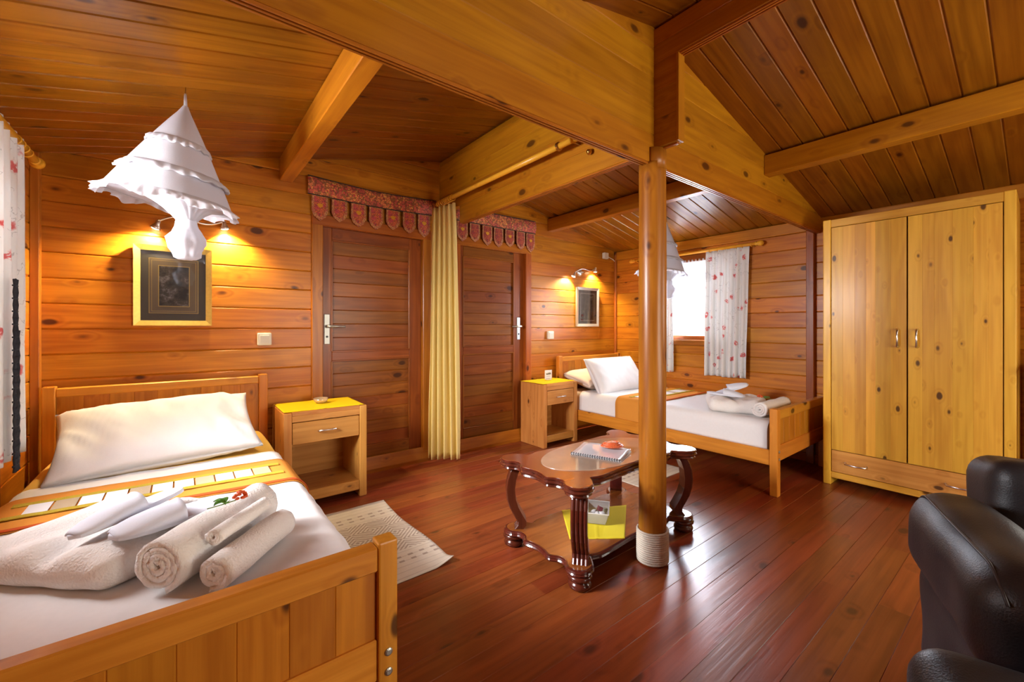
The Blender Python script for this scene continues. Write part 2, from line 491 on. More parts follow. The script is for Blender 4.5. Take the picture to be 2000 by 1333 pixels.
def catmull(pts, n=6):
    out = []; K = len(pts)
    for i in range(K):
        p0, p1, p2, p3 = (V((*pts[(i + k) % K], 0)) for k in (-1, 0, 1, 2))
        for j in range(n):
            t = j / n
            q = 0.5 * ((2 * p1) + (-p0 + p2) * t + (2 * p0 - 5 * p1 + 4 * p2 - p3) * t * t + (-p0 + 3 * p1 - 3 * p2 + p3) * t ** 3)
            out.append((q.x, q.y))
    return out


def mat_to(loc, ex, ez):
    ex = V(ex).normalized(); ez = V(ez).normalized(); ey = ez.cross(ex).normalized(); ex = ey.cross(ez)
    return M(((ex.x, ey.x, ez.x, loc[0]), (ex.y, ey.y, ez.y, loc[1]), (ex.z, ey.z, ez.z, loc[2]), (0, 0, 0, 1)))


# ------------------------------------------------------------------ the room shell
PITCH, Z0 = 0.134, 0.035 - 0.134
clipsL = ((XM, 0, ZR), (-SL, 0, 1)); clipsR = ((XM, 0, ZR), (SL, 0, 1))


def plank_wall(par, org, u, n, u0, u1, ztop, openings, mat, clips=None, zbot=0.0, t=0.03):
    k = 0
    while True:
        za, zb = Z0 + k * PITCH, Z0 + (k + 1) * PITCH; k += 1
        if za >= ztop - 0.01: break
        za = max(za, zbot); zb = min(zb, ztop) if clips is None else zb
        if zb - za < 0.02: continue
        segs = [(u0, u1, za, zb)]
        for (a, b, c, d) in openings:
            out = []
            for (s0, s1, p, q) in segs:
                if b <= s0 or a >= s1 or d <= p + 0.004 or c >= q - 0.004: out.append((s0, s1, p, q)); continue
                if a > s0 + 0.02: out.append((s0, a, p, q))
                if b < s1 - 0.02: out.append((b, s1, p, q))
                m0, m1 = max(a, s0), min(b, s1)
                if c > p + 0.01: out.append((m0, m1, p, c))
                if d < q - 0.01: out.append((m0, m1, d, q))
            segs = out
        for (s0, s1, p, q) in segs:
            o = V(org) + V(u) * ((s0 + s1) / 2); o.z = (p + q) / 2
            board(par, s1 - s0, q - p, t, o, u, n, mat, 0.006, clips=clips if (clips and q > ZE - 0.01) else None)


def slabs(name, org, u, n, u0, u1, z1, openings, mat, depth0=0.031, depth1=0.10, gable=False):
    """backing wall with its openings left free, as one mesh"""
    bm = bmesh.new()
    us = sorted({u0, u1, *[o[0] for o in openings], *[o[1] for o in openings]})
    zs = sorted({-0.06, z1, *[o[2] for o in openings], *[o[3] for o in openings]})
    for a, b in zip(us, us[1:]):
        for c, d in zip(zs, zs[1:]):
            um, zm = (a + b) / 2, (c + d) / 2
            if any(o[0] < um < o[1] and o[2] < zm < o[3] for o in openings): continue
            p = V(org) + V(u) * um - V(n) * (depth0 + depth1) / 2
            sz = V(u) * (b - a) + V(n) * (depth1 - depth0)
            bmesh.ops.create_cube(bm, size=1, matrix=M.Translation((p.x, p.y, zm)) @ M.Diagonal((abs(sz.x), abs(sz.y), d - c, 1)))
    return obj(name, bm, mat, kind='structure')


BACKW = plain('wall_backing', (0.20, 0.07, 0.012), 0.8)
# floor
fl = obj('floor', bbox(XL - 0.1, XR + 0.1, YF - 0.1, YB + 0.1, -0.08, -0.022), BACKW, kind='structure')
FP = 0.097; y = YB - FP / 2 + 0.02; i = 0
while y > YF - FP:
    xs = XL; cuts = [XL]; i += 1
    xx = XL + random.uniform(0.5, 2.2)
    while xx < XR - 0.3:
        cuts.append(xx); xx += random.choice((1.9, 2.3, 2.7))
    cuts.append(XR)
    for a, b in zip(cuts, cuts[1:]):
        board(fl, b - a, FP, 0.02, ((a + b) / 2, y, 0), (1, 0, 0), (0, 0, 1), W_floor(), 0.0016, 'plank')
    y -= FP
# ceiling
bm = bmesh.new()
for s in (-1, 1):
    xe = XR + 0.1 if s > 0 else XL - 0.1
    q = [(XM, 0.03), (xe, 0.03), (xe, 0.09), (XM, 0.09)]
    va = [bm.verts.new((x, YF - 0.1, zceil(x) + dz)) for x, dz in q]; vb = [bm.verts.new((x, YB + 0.1, zceil(x) + dz)) for x, dz in q]
    for k in range(4): bm.faces.new((va[k], va[(k + 1) % 4], vb[(k + 1) % 4], vb[k]))
    bm.faces.new(va); bm.faces.new(vb[::-1])
ce = obj('ceiling', bm, BACKW, kind='structure')
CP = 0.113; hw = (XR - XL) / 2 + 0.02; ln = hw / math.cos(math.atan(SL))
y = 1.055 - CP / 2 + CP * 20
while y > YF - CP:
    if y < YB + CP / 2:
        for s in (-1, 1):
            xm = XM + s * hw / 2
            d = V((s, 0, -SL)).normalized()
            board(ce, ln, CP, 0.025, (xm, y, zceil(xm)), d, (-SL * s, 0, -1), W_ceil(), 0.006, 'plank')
    y -= CP

D1 = (0.745, 1.625, 0.0, 1.86); D2 = (1.885, 2.735, 0.0, 1.86)
WR = (1.80, 2.76, 0.97, 1.80)       # right-hand window (y0,y1,z0,z1)
WL = (1.70, 2.50, 0.92, 1.80)       # left-hand window
WRR = (-1.75, -0.65, 0.97, 1.83)    # invented window for extra daylight, right wall behind the camera
DR = (1.20, 2.70, 0.15, 1.95)      # invented glazed door behind the camera, there to let daylight in
wb = slabs('wall_back', (0, YB, 0), (1, 0, 0), (0, -1, 0), XL - 0.1, XR + 0.1, ZR + 0.05, [D1, D2], BACKW)
plank_wall(wb, (0, YB, 0), (1, 0, 0), (0, -1, 0), XL, XR, ZR, [D1, D2], W_wall(), clips=[clipsL, clipsR])
wl = slabs('wall_left', (XL, 0, 0), (0, 1, 0), (1, 0, 0), YF - 0.1, YB + 0.1, ZE, [WL], BACKW)
plank_wall(wl, (XL, 0, 0), (0, 1, 0), (1, 0, 0), YF, YB, ZE, [WL], W_wall())
wr = slabs('wall_right', (XR, 0, 0), (0, 1, 0), (-1, 0, 0), YF - 0.1, YB + 0.1, ZE, [WR, WRR], BACKW)
plank_wall(wr, (XR, 0, 0), (0, 1, 0), (-1, 0, 0), YF, YB, ZE, [WR, WRR], W_wall())
wf = slabs('wall_front', (0, YF, 0), (1, 0, 0), (0, 1, 0), XL - 0.1, XR + 0.1, ZR + 0.05, [DR], BACKW)
plank_wall(wf, (0, YF, 0), (1, 0, 0), (0, 1, 0), XL, XR, ZR, [DR], W_wall(), clips=[clipsL, clipsR])

# corner trims, baseboards
t_ = obj('trim_1', bbox(XL, XL + 0.035, YB - 0.045, YB - 0.0, 0, ZE + 0.0, 0.004), W_frame('z'), kind='structure')
obj('trim_2', bbox(XL, XL + 0.012, 2.55, 2.70, 0, ZE, 0.003), W_frame('z'), kind='structure')
obj('trim_3', bbox(XR - 0.03, XR, YB - 0.03, YB, 0, ZE, 0.006), W_frame('z'), kind='structure')
obj('trim_4', bbox(XR - 0.05, XR, 1.185, 1.24, 0, ZE - 0.03, 0.004), W_door('z'), kind='structure', label='dark wooden upright on the wall under the header beam')
obj('trim_5', bbox(XR - 0.02, XR, HY1 + 0.05, YB - 0.03, ZE - 0.10, ZE - 0.006, 0.004), W_wall('y'), kind='structure')


def baseboard(name, a, b, yb, dep):
    bm = bmesh.new()
    pr = [(0, 0), (0, 0.118), (-0.012, 0.118), (-dep, 0.028), (-dep, 0)]
    va = [bm.verts.new((a, yb + p, z)) for p, z in pr]; vb = [bm.verts.new((b, yb + p, z)) for p, z in pr]
    for k in range(5): bm.faces.new((va[k], va[(k + 1) % 5], vb[(k + 1) % 5], vb[k]))
    bm.faces.new(va); bm.faces.new(vb[::-1])
    return obj(name, bm, W_frame('x'), kind='structure')


baseboard('baseboard_back', XL, XR, YB, 0.032)
obj('baseboard_right', bbox(XR - 0.02, XR, YF, YB - 0.04, 0, 0.07, 0.004), W_frame('y'), kind='structure')
obj('baseboard_left', bbox(XL, XL + 0.02, YF, YB - 0.05, 0, 0.07, 0.004), W_frame('y'), kind='structure')


# doors in the back wall
def make_door(name, D, pan, handle_x, hdir, label):
    r = thing(name, label, kind='structure')
    x0, x1, _, z1 = D
    yw = YB
    for a, b in ((x0 - 0.025, x0 + 0.05), (x1 - 0.05, x1 + 0.025)):
        box(r, 'casing', a, b, yw - 0.018, yw + 0.09, 0.02, z1 + 0.03, W_frame('z'), 0.005)
    box(r, 'casing', x0 - 0.025, x1 + 0.025, yw - 0.020, yw + 0.09, z1 - 0.02, z1 + 0.06, W_frame('x'), 0.005)
    lx0, lx1, lz0, lz1, yl = x0 + 0.05, x1 - 0.05, 0.03, z1 - 0.02, yw + 0.022
    px0, px1 = pan
    for a, b in ((lx0, px0), (px1, lx1)):
        box(r, 'stile', a, b, yl, yl + 0.04, lz0, lz1, W_door('z'), 0.003)
    for a, b in ((lz0, 0.20), (0.865, 0.935), (lz1 - 0.09, lz1)):
        box(r, 'rail', px0, px1, yl, yl + 0.04, a, b, W_door('x'), 0.003)
    for a, b in ((0.20, 0.865), (0.935, lz1 - 0.09)):
        n = round((b - a) / 0.097); h = (b - a) / n
        for i in range(n):
            board(r, px1 - px0, h, 0.02, ((px0 + px1) / 2, yl + 0.010, a + (i + 0.5) * h), (1, 0, 0), (0, -1, 0), W_door(), 0.004)
        for c in (a, b):  # moulding round the panel
            box(r, 'moulding', px0, px1, yl - 0.004, yl + 0.012, c - 0.007, c + 0.007, W_door('x'), 0.003)
        for c in (px0, px1):
            box(r, 'moulding', c - 0.007, c + 0.007, yl - 0.004, yl + 0.012, a, b, W_door('z'), 0.003)
    hp = box(r, 'handle_plate', handle_x - 0.020, handle_x + 0.020, yl - 0.006, yl, 0.99, 1.21, STEEL, 0.003, label='satin metal handle plate')
    cz = 1.12 - hp.location.z
    pth = [(0, 0, cz), (0, -0.045, cz), (hdir * 0.012, -0.052, cz), (hdir * 0.06, -0.053, cz), (hdir * 0.115, -0.052, cz - 0.002)]
    obj('lever', tube(pth, [0.011, 0.010, 0.010, 0.0085, 0.008], 10), STEEL, hp, smooth=True)
    obj('keyhole', tube([(0, -0.002, cz - 0.075), (0, -0.0055, cz - 0.075)], 0.008, 12), BLACK, hp)
    return r


make_door('door_1', D1, (0.865, 1.470), 0.830, 1, 'brown wooden door of horizontal boards beside the yellow topped nightstand')
make_door('door_2', D2, (1.985, 2.560), 2.620, -1, 'brown wooden door of horizontal boards right of the yellow curtain')


# windows
def window(name, wall_x, n, W, mull=True, fm=W_frame):
    """window in a side wall; n=+1 when the room lies towards +x"""
    r = thing(name, kind='structure')
    y0, y1, z0, z1 = W
    def bx(nm, a, b, d0, d1, c, d, mt, bev=0.004):
        xa, xb = sorted((wall_x + n * d0, wall_x + n * d1))
        return box(r, nm, xa, xb, a, b, c, d, mt, bev)
    for a, b in ((y0 - 0.05, y0 + 0.02), (y1 - 0.02, y1 + 0.05)):
        bx('casing', a, b, -0.09, 0.014, z0 - 0.05, z1 + 0.05, fm('z'))
    bx('casing', y0 - 0.05, y1 + 0.05, -0.09, 0.016, z1 - 0.02, z1 + 0.05, fm('y'))
    bx('sill', y0 - 0.06, y1 + 0.06, -0.09, 0.035, z0 - 0.045, z0 + 0.012, fm('y'))
    ys = [y0 + 0.02, (y0 + y1) / 2, y1 - 0.02] if mull else [y0 + 0.02, y1 - 0.02]
    for a, b in zip(ys, ys[1:]):
        for c, d in ((a, a + 0.04), (b - 0.04, b)): bx('sash', c, d, -0.075, -0.035, z0 + 0.012, z1 - 0.02, fm('z'))
        for c, d in ((z0 + 0.012, z0 + 0.055), (z1 - 0.06, z1 - 0.02)): bx('sash', a + 0.04, b - 0.04, -0.075, -0.035, c, d, fm('y'))
        bx('pane', a + 0.04, b - 0.04, -0.058, -0.054, z0 + 0.055, z1 - 0.06, PANE, 0)
    return r


tag(window('window_1', XR, -1, WR, False, W_door), 'bright window above the far bed between floral curtains')
tag(window('window_2', XL, 1, WL), 'window behind the floral curtain at the left edge')
window('window_3', XR, -1, WRR)  # unseen window, made up as an opening for added daylight
r = thing('door_3', kind='structure')  # unseen glazed door, made up to bring light from the rear
for a, b in ((DR[0], DR[0] + 0.07), (1.915, 1.985), (DR[1] - 0.07, DR[1])): box(r, 'stile', a, b, YF - 0.07, YF, DR[2], DR[3], W_door('z'))
for a, b in ((DR[2], DR[2] + 0.1), (DR[3] - 0.08, DR[3])): box(r, 'rail', DR[0], DR[1], YF - 0.065, YF - 0.005, a, b, W_door('x'))
for a, b in ((DR[0] + 0.07, 1.915), (1.985, DR[1] - 0.07)): box(r, 'pane', a, b, YF - 0.035, YF - 0.03, DR[2] + 0.1, DR[3] - 0.08, PANE, 0)

# ------------------------------------------------------------------ beams and post
bt = 0.045
h = thing('header_beam', 'wide header beam of stacked planks crossing the room over the post', 'beam', (0, 0, 0))
z = HZ
while z < ZR:
    board(h, XR - XL, min(PITCH, ZR - z), bt, ((XL + XR) / 2, HY0, z + PITCH / 2 if z + PITCH <= ZR else (z + ZR) / 2), (1, 0, 0), (0, -1, 0), W_beam(), 0.003,
          clips=[clipsL, clipsR])
    z += PITCH
for dy in (0.004, 0.0185, 0.033):
    box(h, 'groove_strip', XL, XR, HY0 + dy, HY0 + dy + 0.008, HZ - 0.009, HZ, W_frame('x'), 0.001)

EX0 = 1.735
e = thing('partition_beam', 'deep plank beam running from the post to the wall between the doors', 'beam')
z = 1.945; k = 0
while z < ZR - 0.02:
    y0 = HY1; y1 = 2.885 if k == 0 else YB
    hh = min(PITCH, ZR - 0.012 - z)
    board(e, y1 - y0, hh, bt, (EX0, (y0 + y1) / 2, z + hh / 2), (0, 1, 0), (-1, 0, 0), W_beam(), 0.003)
    z += PITCH; k += 1
for dx in (0.004, 0.0185, 0.033):
    box(e, 'groove_strip', EX0 + dx, EX0 + dx + 0.008, HY1, 2.885, 1.937, 1.945, W_frame('y'), 0.001)

s = thing('ridge_beam', 'plank ridge beam running overhead from the header towards the viewer', 'beam')
for z0_, z1_ in ((2.352, 2.44), (2.44, ZR - 0.012)):
    board(s, HY0 - YF, z1_ - z0_, bt, (1.75, (HY0 + YF) / 2, (z0_ + z1_) / 2), (0, 1, 0), (-1, 0, 0), W_beam(), 0.003)
for dx in (0.004, 0.0185, 0.033):
    box(s, 'groove_strip', 1.75 + dx, 1.75 + dx + 0.008, YF, HY0, 2.344, 2.352, W_frame('y'), 0.001)
z = 1.957
while z < 2.34:
    z1_ = min(z + PITCH, 2.352)
    board(s, HY0 - 1.035, z1_ - z, bt, (1.75, (HY0 + 1.035) / 2, (z + z1_) / 2), (0, 1, 0), (-1, 0, 0), W_beam(), 0.002)
    z += PITCH
box(s, 'groove_strip', 1.764, 1.782, 1.040, HY0, 1.949, 1.957, W_frame('y'), 0.001)
box(s, 'end_cap', 1.748, 1.797, 1.022, 1.035, 1.957, 2.35, W_beam('z'), 0.002)

for x0, label_f, label_b in ((2.99, 'ceiling purlin above the wardrobe in front of the header', 'ceiling purlin over the far bed behind the post'),
                             (0.52, 'ceiling purlin over the near bed on the camera side of the header', 'slanting looking ceiling purlin between mosquito net and embroidered valance')):
    for y0, y1, lab in ((YF, HY0, label_f), (HY1, YB, label_b)):
        zt = min(zceil(x0), zceil(x0 + 0.08)) - 0.001
        o = thing('ceiling_beam', lab, 'beam', (x0 + 0.04, (y0 + y1) / 2, 0))
        o2 = box(o, 'timber', -0.04, 0.04, -(y1 - y0) / 2, (y1 - y0) / 2, 2.108, zt, W_beam('y'), 0.004)

PX, PY, PR = 1.772, 1.172, 0.064
p = thing('wooden_post', 'round varnished log post with white rope around its foot', 'post', (PX, PY, 0))
def postfn(r, z, a):
    q = nz((math.cos(a), math.sin(a), z * 1.5), 1.3, 4)
    return r + 0.004 * q, z
prof = [(PR + 0.002, 0.0)] + [(PR - 0.0015 * (zz / 40), zz * 0.0525) for zz in range(1, 37)] 
def postcut(r, z, a):
    rr, zz = postfn(r, z, a)
    if z > HZ - 0.012 and rr * math.sin(a) > HY0 - PY - 0.001:   # notch that carries the header
        s_ = math.sin(a)
        rr = max(0.004, (HY0 - PY - 0.001) / s_) if (HY0 - PY) * s_ > 0 else rr
    return rr, zz
tbm = lathe([q for q in prof], 28, True, postfn)
hcut = HY0 - PY - 0.002
pts = [(math.cos(a) * PR, math.sin(a) * PR) for a in [math.radians(d) for d in range(0, 360, 8)]]
front = [(x, yy) for x, yy in pts if yy < hcut]
front.sort(key=lambda q: math.atan2(q[1], q[0]))
front = [(x * 0.985, yy * 0.985) for x, yy in front]; xe = math.sqrt(PR * PR * 0.97 - hcut * hcut)
front = [(-xe, hcut)] + front + [(xe, hcut)]
hm = bpy.data.meshes.new('head'); hb = outline_slab(front, prof[-1][1] - 0.03, 1.955); hb.to_mesh(hm); hb.free(); tbm.from_mesh(hm)
tr_ = obj('trunk', tbm, W_post(), p)
for pl_ in tr_.data.polygons: pl_.use_smooth = abs(pl_.normal.z) < 0.5 and len(pl_.vertices) == 4
hel = []
for k in range(15 * 20):
    a = 2 * PI * k / 20
    hel.append(((PR + 0.0055) * math.cos(a), (PR + 0.0055) * math.sin(a), 0.006 + 0.150 * k / 300))
obj('rope_wrap', tube(hel, 0.0057, 7), ROPE, p, smooth=True, label='white rope wound round the foot of the post')

# ------------------------------------------------------------------ beds
def make_bed(label, x0, x1, y0, y1, grp):
    r = thing('single_bed', label, 'bed', ((x0 + x1) / 2, (y0 + y1) / 2, 0), group=grp)
    hx, hy = (x1 - x0) / 2, (y1 - y0) / 2
    pw, pd = 0.050, 0.042
    def endboard(yc, top, rail_lo, rail_hi, toprail, nst):
        for s_ in (-1, 1):
            a, b = sorted((s_ * hx, s_ * (hx - pw)))
            lg = box(r, 'leg', a, b, yc - pd / 2 - 0.004, yc + pd / 2 + 0.004, 0, top, W_bed('z'), 0.005, 2)
            if top < 0.7:
                for dz in (0.245, 0.295):
                    bm = lathe([(0.001, 0), (0.010, 0), (0.010, -0.003), (0.006, -0.005), (0.001, -0.005)], 12)
                    obj('bolt', bm, STEEL, lg, (0, -pd / 2 - 0.004, dz - top / 2), (-PI / 2, 0, 0), label='steel bolt head')
        box(r, 'top_rail', -hx + pw, hx - pw, yc - pd / 2, yc + pd / 2, top - toprail, top - 0.010, W_bed('x'), 0.004)
        box(r, 'lower_rail', -hx + pw, hx - pw, yc - pd / 2 + 0.004, yc + pd / 2 - 0.004, rail_lo, rail_hi, W_bed('x'), 0.004)
        w = (2 * hx - 2 * pw) / nst
        for i in range(nst):
            board(r, top - toprail - rail_hi, w, 0.016, (-hx + pw + (i + 0.5) * w, yc - 0.008, (top - toprail + rail_hi) / 2), (0, 0, 1), (0, -1, 0), W_slat('x'), 0.002, 'slat')
    endboard(-hy + 0.025, 0.575, 0.225, 0.330, 0.072, 9)
    endboard(hy - 0.025, 0.812, 0.225, 0.330, 0.055, 9)
    for s_ in (-1, 1):
        a, b = sorted((s_ * (hx - 0.004), s_ * (hx - 0.030)))
        box(r, 'side_rail', a, b, -hy + 0.05, hy - 0.05, 0.198, 0.298, W_bed('y'), 0.004)
    box(r, 'slat_base', -hx + 0.03, hx - 0.03, -hy + 0.06, hy - 0.06, 0.215, 0.235, W_bed('y'), 0.002)
    return r


B1 = (-0.555, 0.438, 1.035, 3.165)
B2 = (3.060, 4.065, 1.095, 3.165)
make_bed('pine bed at the left with mosquito net above it', *B1, 'pine beds')
make_bed('pine bed under the window behind the round post', *B2, 'pine beds')

MZ = 0.472   # mattress top
def mattress(B, mat, lab):
    x0, x1, y0, y1 = B
    hx, hy, hz = (x1 - x0) / 2 - 0.034, (y1 - y0) / 2 - 0.058, (MZ - 0.238) / 2
    bm = softbox(hx, hy, hz, 0.055, 0.006, 5, 3, 16)
    o = obj('mattress', bm, mat, None, ((x0 + x1) / 2, (y0 + y1) / 2, 0.238 + hz), smooth=True, label=lab, cat='mattress', group='mattresses')
    return o
mattress(B1, YELLOWSHEET, 'mattress in a yellow fitted sheet on the near left bed')
mattress(B2, cloth('pale_sheet', (0.78, 0.66, 0.56), 0.06, 60), 'mattress in a pale fitted sheet on the far bed')


def drape(B, ya, yb, off, side_drop_l, side_drop_r, xin=None, wr=0.0, seed=0.0, nu=60, nv=30, skew=0.0, th=0.004, foot=0.0):
    """cloth lying over the mattress and hanging down its sides; xin limits it to part of the width"""
    x0, x1, y0, y1 = B
    hx = (x1 - x0) / 2 - 0.034 + off; R = 0.055 + off; zt = MZ + off; xc = (x0 + x1) / 2
    # path across the bed
    dl, dr = side_drop_l, side_drop_r
    arc = R * PI / 2
    total = dl + arc + (2 * hx - 2 * R) + arc + dr
    def at(s):
        if s < dl: return (-hx, zt - R - (dl - s), (-1, 0))
        s -= dl
        if s < arc:
            a = s / R; return (-hx + R - R * math.cos(a), zt - R + R * math.sin(a), (-math.cos(a), math.sin(a)))
        s -= arc
        if s < 2 * hx - 2 * R: return (-hx + R + s, zt, (0, 1))
        s -= 2 * hx - 2 * R
        if s < arc:
            a = s / R; return (hx - R + R * math.sin(a), zt - R + R * math.cos(a), (math.sin(a), math.cos(a)))
        s -= arc
        return (hx, zt - R - s, (1, 0))
    s0, s1 = 0.0, total
    if xin: s0, s1 = dl + arc + (xin[0] + hx - R), dl + arc + (xin[1] + hx - R)
    def fn(u, v):
        s_ = s0 + (s1 - s0) * u
        x, z_, n_ = at(s_)
        yy = ya + (yb - ya) * v + skew * (u if not xin else (s_ / total))
        w_ = wr * (nz((x * 2.2, yy * 5, z_), 2.0, seed) + 0.5 * nz((x * 9, yy * 3, 0), 2.0, seed + 9)) if wr else 0.0
        w_ = abs(w_)
        return V((xc + x + n_[0] * w_, yy, z_ + n_[1] * w_))
    bm = gridmesh(fn, nu, nv)
    return thicken(bm, th)


def sheet_obj(B, ya, yb, lab, seed, dl, dr):
    return obj('bed_sheet', drape(B, ya, yb, 0.006, dl, dr, None, 0.006, seed, 70, 40), SHEET, None, smooth=True, label=lab, cat='sheet', group='white bed sheets')
sheet_obj(B1, 1.108, 2.47, 'smooth white sheet spread over the near left bed', 1.0, 0.02, 0.10)
sheet_obj(B2, 1.168, 2.86, 'white sheet hanging over the side rail of the far bed', 5.0, 0.12, 0.02)


def runner(B, ya, yb, skew, lab, dl, dr, pz):
    r = thing('bed_runner', lab, 'bed runner', (0, 0, 0), group='orange bed runners')
    a = dict(skew=skew)
    obj('band', drape(B, ya, yb, 0.014, dl, dr, None, 0.003, 2, 60, 10, **a), ORANGE, r, smooth=True)
    w = yb - ya
    obj('hem', drape(B, ya, ya + 0.022, 0.0185, dl, dr, None, 0.002, 2, 60, 2, th=0.002, **a), REDORANGE, r, smooth=True, label='red orange hem')
    hx = (B[1] - B[0]) / 2 - 0.09
    m0, m1 = ya + w * 0.40, ya + w * 0.68
    n = 11; st = 2 * (hx - 0.04) / n
    for c0, c1 in ((m0 - 0.030, m0), (m1, m1 + 0.030)):
        obj('fringe', drape(B, c0, c1, 0.0188, 0, 0, (-hx, hx), 0.004, 30, 120, 3, th=0.003, **a), GOLDFRINGE, r, label='gold coloured fringe')
    for i in range(n):
        c = -hx + 0.04 + i * st
        wh = i % 3 != 1
        obj('patch', drape(B, m0, m1, 0.0195, 0, 0, (c + 0.003, c + st - 0.003), 0.0, 0, 4, 3, th=0.002, **a), WHITE if wh else BEIGE, r)
    return r
runner(B1, 1.98, 2.335, -0.06, 'orange runner with white patch stripe beside the white towels on the near bed', 0.02, 0.12, 0)
runner(B2, 2.02, 2.42, 0.0, 'orange runner hanging over the side of the far bed', 0.16, 0.02, 0)


def pillow(hx, hy, T, seed, wr=0.012):
    n = 40; bm = bmesh.new()
    def side(sg):
        def fn(u, v):
            a, b = 2 * u - 1, 2 * v - 1
            f = max(0.0, (1 - abs(a) ** 3.2)) ** 0.55 * max(0.0, (1 - abs(b) ** 3.2)) ** 0.55
            pinch = 1 - 0.05 * (1 - abs(a) ** 2) * abs(b) ** 4
            pinch2 = 1 - 0.06 * (1 - abs(b) ** 2) * abs(a) ** 4
            x, yy = a * hx * pinch2, b * hy * pinch
            w_ = wr * f ** 0.5 * (nz((x * 7, yy * 4, sg), 1.6, seed) + 0.6 * nz((x * 16 + yy * 9, yy * 6, sg), 1.6, seed + 3))
            return V((x, yy, sg * (T * f + 0.004) + w_ * (abs(a) ** 2 + 0.35)))
        return fn
    gridmesh(side(1), n, n, bm=bm); gridmesh(side(-1), n, n, bm=bm)
    bmesh.ops.remove_doubles(bm, verts=bm.verts[:], dist=0.0045)
    # close the rim
    ed = [e for e in bm.edges if e.is_boundary]
    if ed: bmesh.ops.bridge_loops(bm, edges=ed) if False else bmesh.ops.holes_fill(bm, edges=ed, sides=400)
    return bm


o = obj('pillow', pillow(0.385, 0.245, 0.085, 2.0, 0.030), WHITE, None, smooth=True, label='plump white pillow leaning on the near bed headboard', cat='pillow', group='white pillows')
o.matrix_local = M.Translation((-0.070, 2.69, 0.605)) @ M.Rotation(math.radians(3), 4, 'Z') @ M.Rotation(math.radians(-2.0), 4, 'Y') @ M.Rotation(math.radians(26), 4, 'X')
o = obj('pillow', pillow(0.37, 0.20, 0.10, 8.0), WHITE, None, smooth=True, label='white pillow standing upright on the far bed', cat='pillow', group='white pillows')
o.matrix_local = M.Translation((3.50, 2.74, 0.625)) @ M.Rotation(math.radians(58), 4, 'X')
o = obj('pillow', pillow(0.37, 0.20, 0.07, 12.0), cloth('peach_cotton', (0.78, 0.62, 0.50), 0.1, 300), None, smooth=True, label='flat peach pillow behind the upright pillow on the far bed', cat='pillow', group='pillows')
o.matrix_local = M.Translation((3.50, 2.965, 0.575)) @ M.Rotation(math.radians(14), 4, 'X')

# ------------------------------------------------------------------ towels, robes, slippers, flowers
def towel_roll(L, R, turns, th, flat=1.0):
    """spiral roll along local x, centre on the axis"""
    bm = bmesh.new(); n = int(turns * 26); A, Bv = [], []
    nx = 14; rows = []
    for i in range(n + 1):
        f = i / n; a = 2 * PI * turns * f; r0 = 0.006 + (R - 0.006 - th / 2) * f
        ro, ri = r0 + th * 0.44, max(0.001, r0 - th * 0.44)
        rows.append(((math.cos(a) * ro, math.sin(a) * ro), (math.cos(a) * ri, math.sin(a) * ri)))
    grid_o, grid_i = [], []
    for j in range(nx + 1):
        x = -L / 2 + L * j / nx
        go, gi = [], []
        for i, (po, pi_) in enumerate(rows):
            wob = 0.005 * nz((x * 6, po[0] * 9, po[1] * 9), 1.5, R * 90)
            ex = 0.004 * nz((0, po[0] * 30, po[1] * 30), 2, 7) * (1 if j in (0, nx) else 0)
            k = 1 + wob / R
            go.append(bm.verts.new((x + ex, po[0] * k, po[1] * k * flat))); gi.append(bm.verts.new((x + ex, pi_[0] * k, pi_[1] * k * flat)))
        grid_o.append(go); grid_i.append(gi)
    for j in range(nx):
        for i in range(n):
            bm.faces.new((grid_o[j][i], grid_o[j + 1][i], grid_o[j + 1][i + 1], grid_o[j][i + 1]))
            bm.faces.new((grid_i[j][i], grid_i[j][i + 1], grid_i[j + 1][i + 1], grid_i[j + 1][i]))
        for i in (0, n):
            bm.faces.new((grid_o[j][i], grid_i[j][i], grid_i[j + 1][i], grid_o[j + 1][i]))
    for j in (0, nx):
        for i in range(n): bm.faces.new((grid_o[j][i], grid_o[j][i + 1], grid_i[j][i + 1], grid_i[j][i]))
    return bm


def slipper(lab, mt):
    r = thing('slipper', lab, 'slipper', group='white slippers')
    def half(t):  # half width along the length 0..1
        return 0.047 * (0.78 + 0.25 * math.sin(PI * (t * 0.8 + 0.02))) * min(1, math.sqrt(max(0.0, 1 - (2 * t - 1) ** 6)) + 0.02)
    pts = [(0.27 * (t / 24) - 0.135, half(t / 24)) for t in range(25)] + [(0.27 * (t / 24) - 0.135, -half(t / 24)) for t in range(24, -1, -1)]
    cl = []
    for q in pts:
        if not cl or (V(q) - V(cl[-1])).length > 1e-4: cl.append(q)
    if (V(cl[0]) - V(cl[-1])).length < 1e-4: cl.pop()
    obj('sole', outline_slab(cl, 0, 0.012, 0.003), cloth('slipper_felt', (0.72, 0.74, 0.82), 0.1, 300), r, smooth=False)
    def fn(u, v):
        t = 0.44 + 0.545 * u; a = PI * v
        hgt = 0.030 * (1 - u ** 2) + 0.009
        if u < 0.15: hgt += 0.006 * (0.15 - u) / 0.15
        return V((0.27 * t - 0.135, (half(t) + 0.002) * math.cos(a), 0.008 + hgt * math.sin(a) ** 0.8))
    obj('upper', thicken(gridmesh(fn, 14, 16), 0.005), cloth('slipper_felt', (0.72, 0.74, 0.82)), r, smooth=True)
    r.matrix_local = mt
    return r


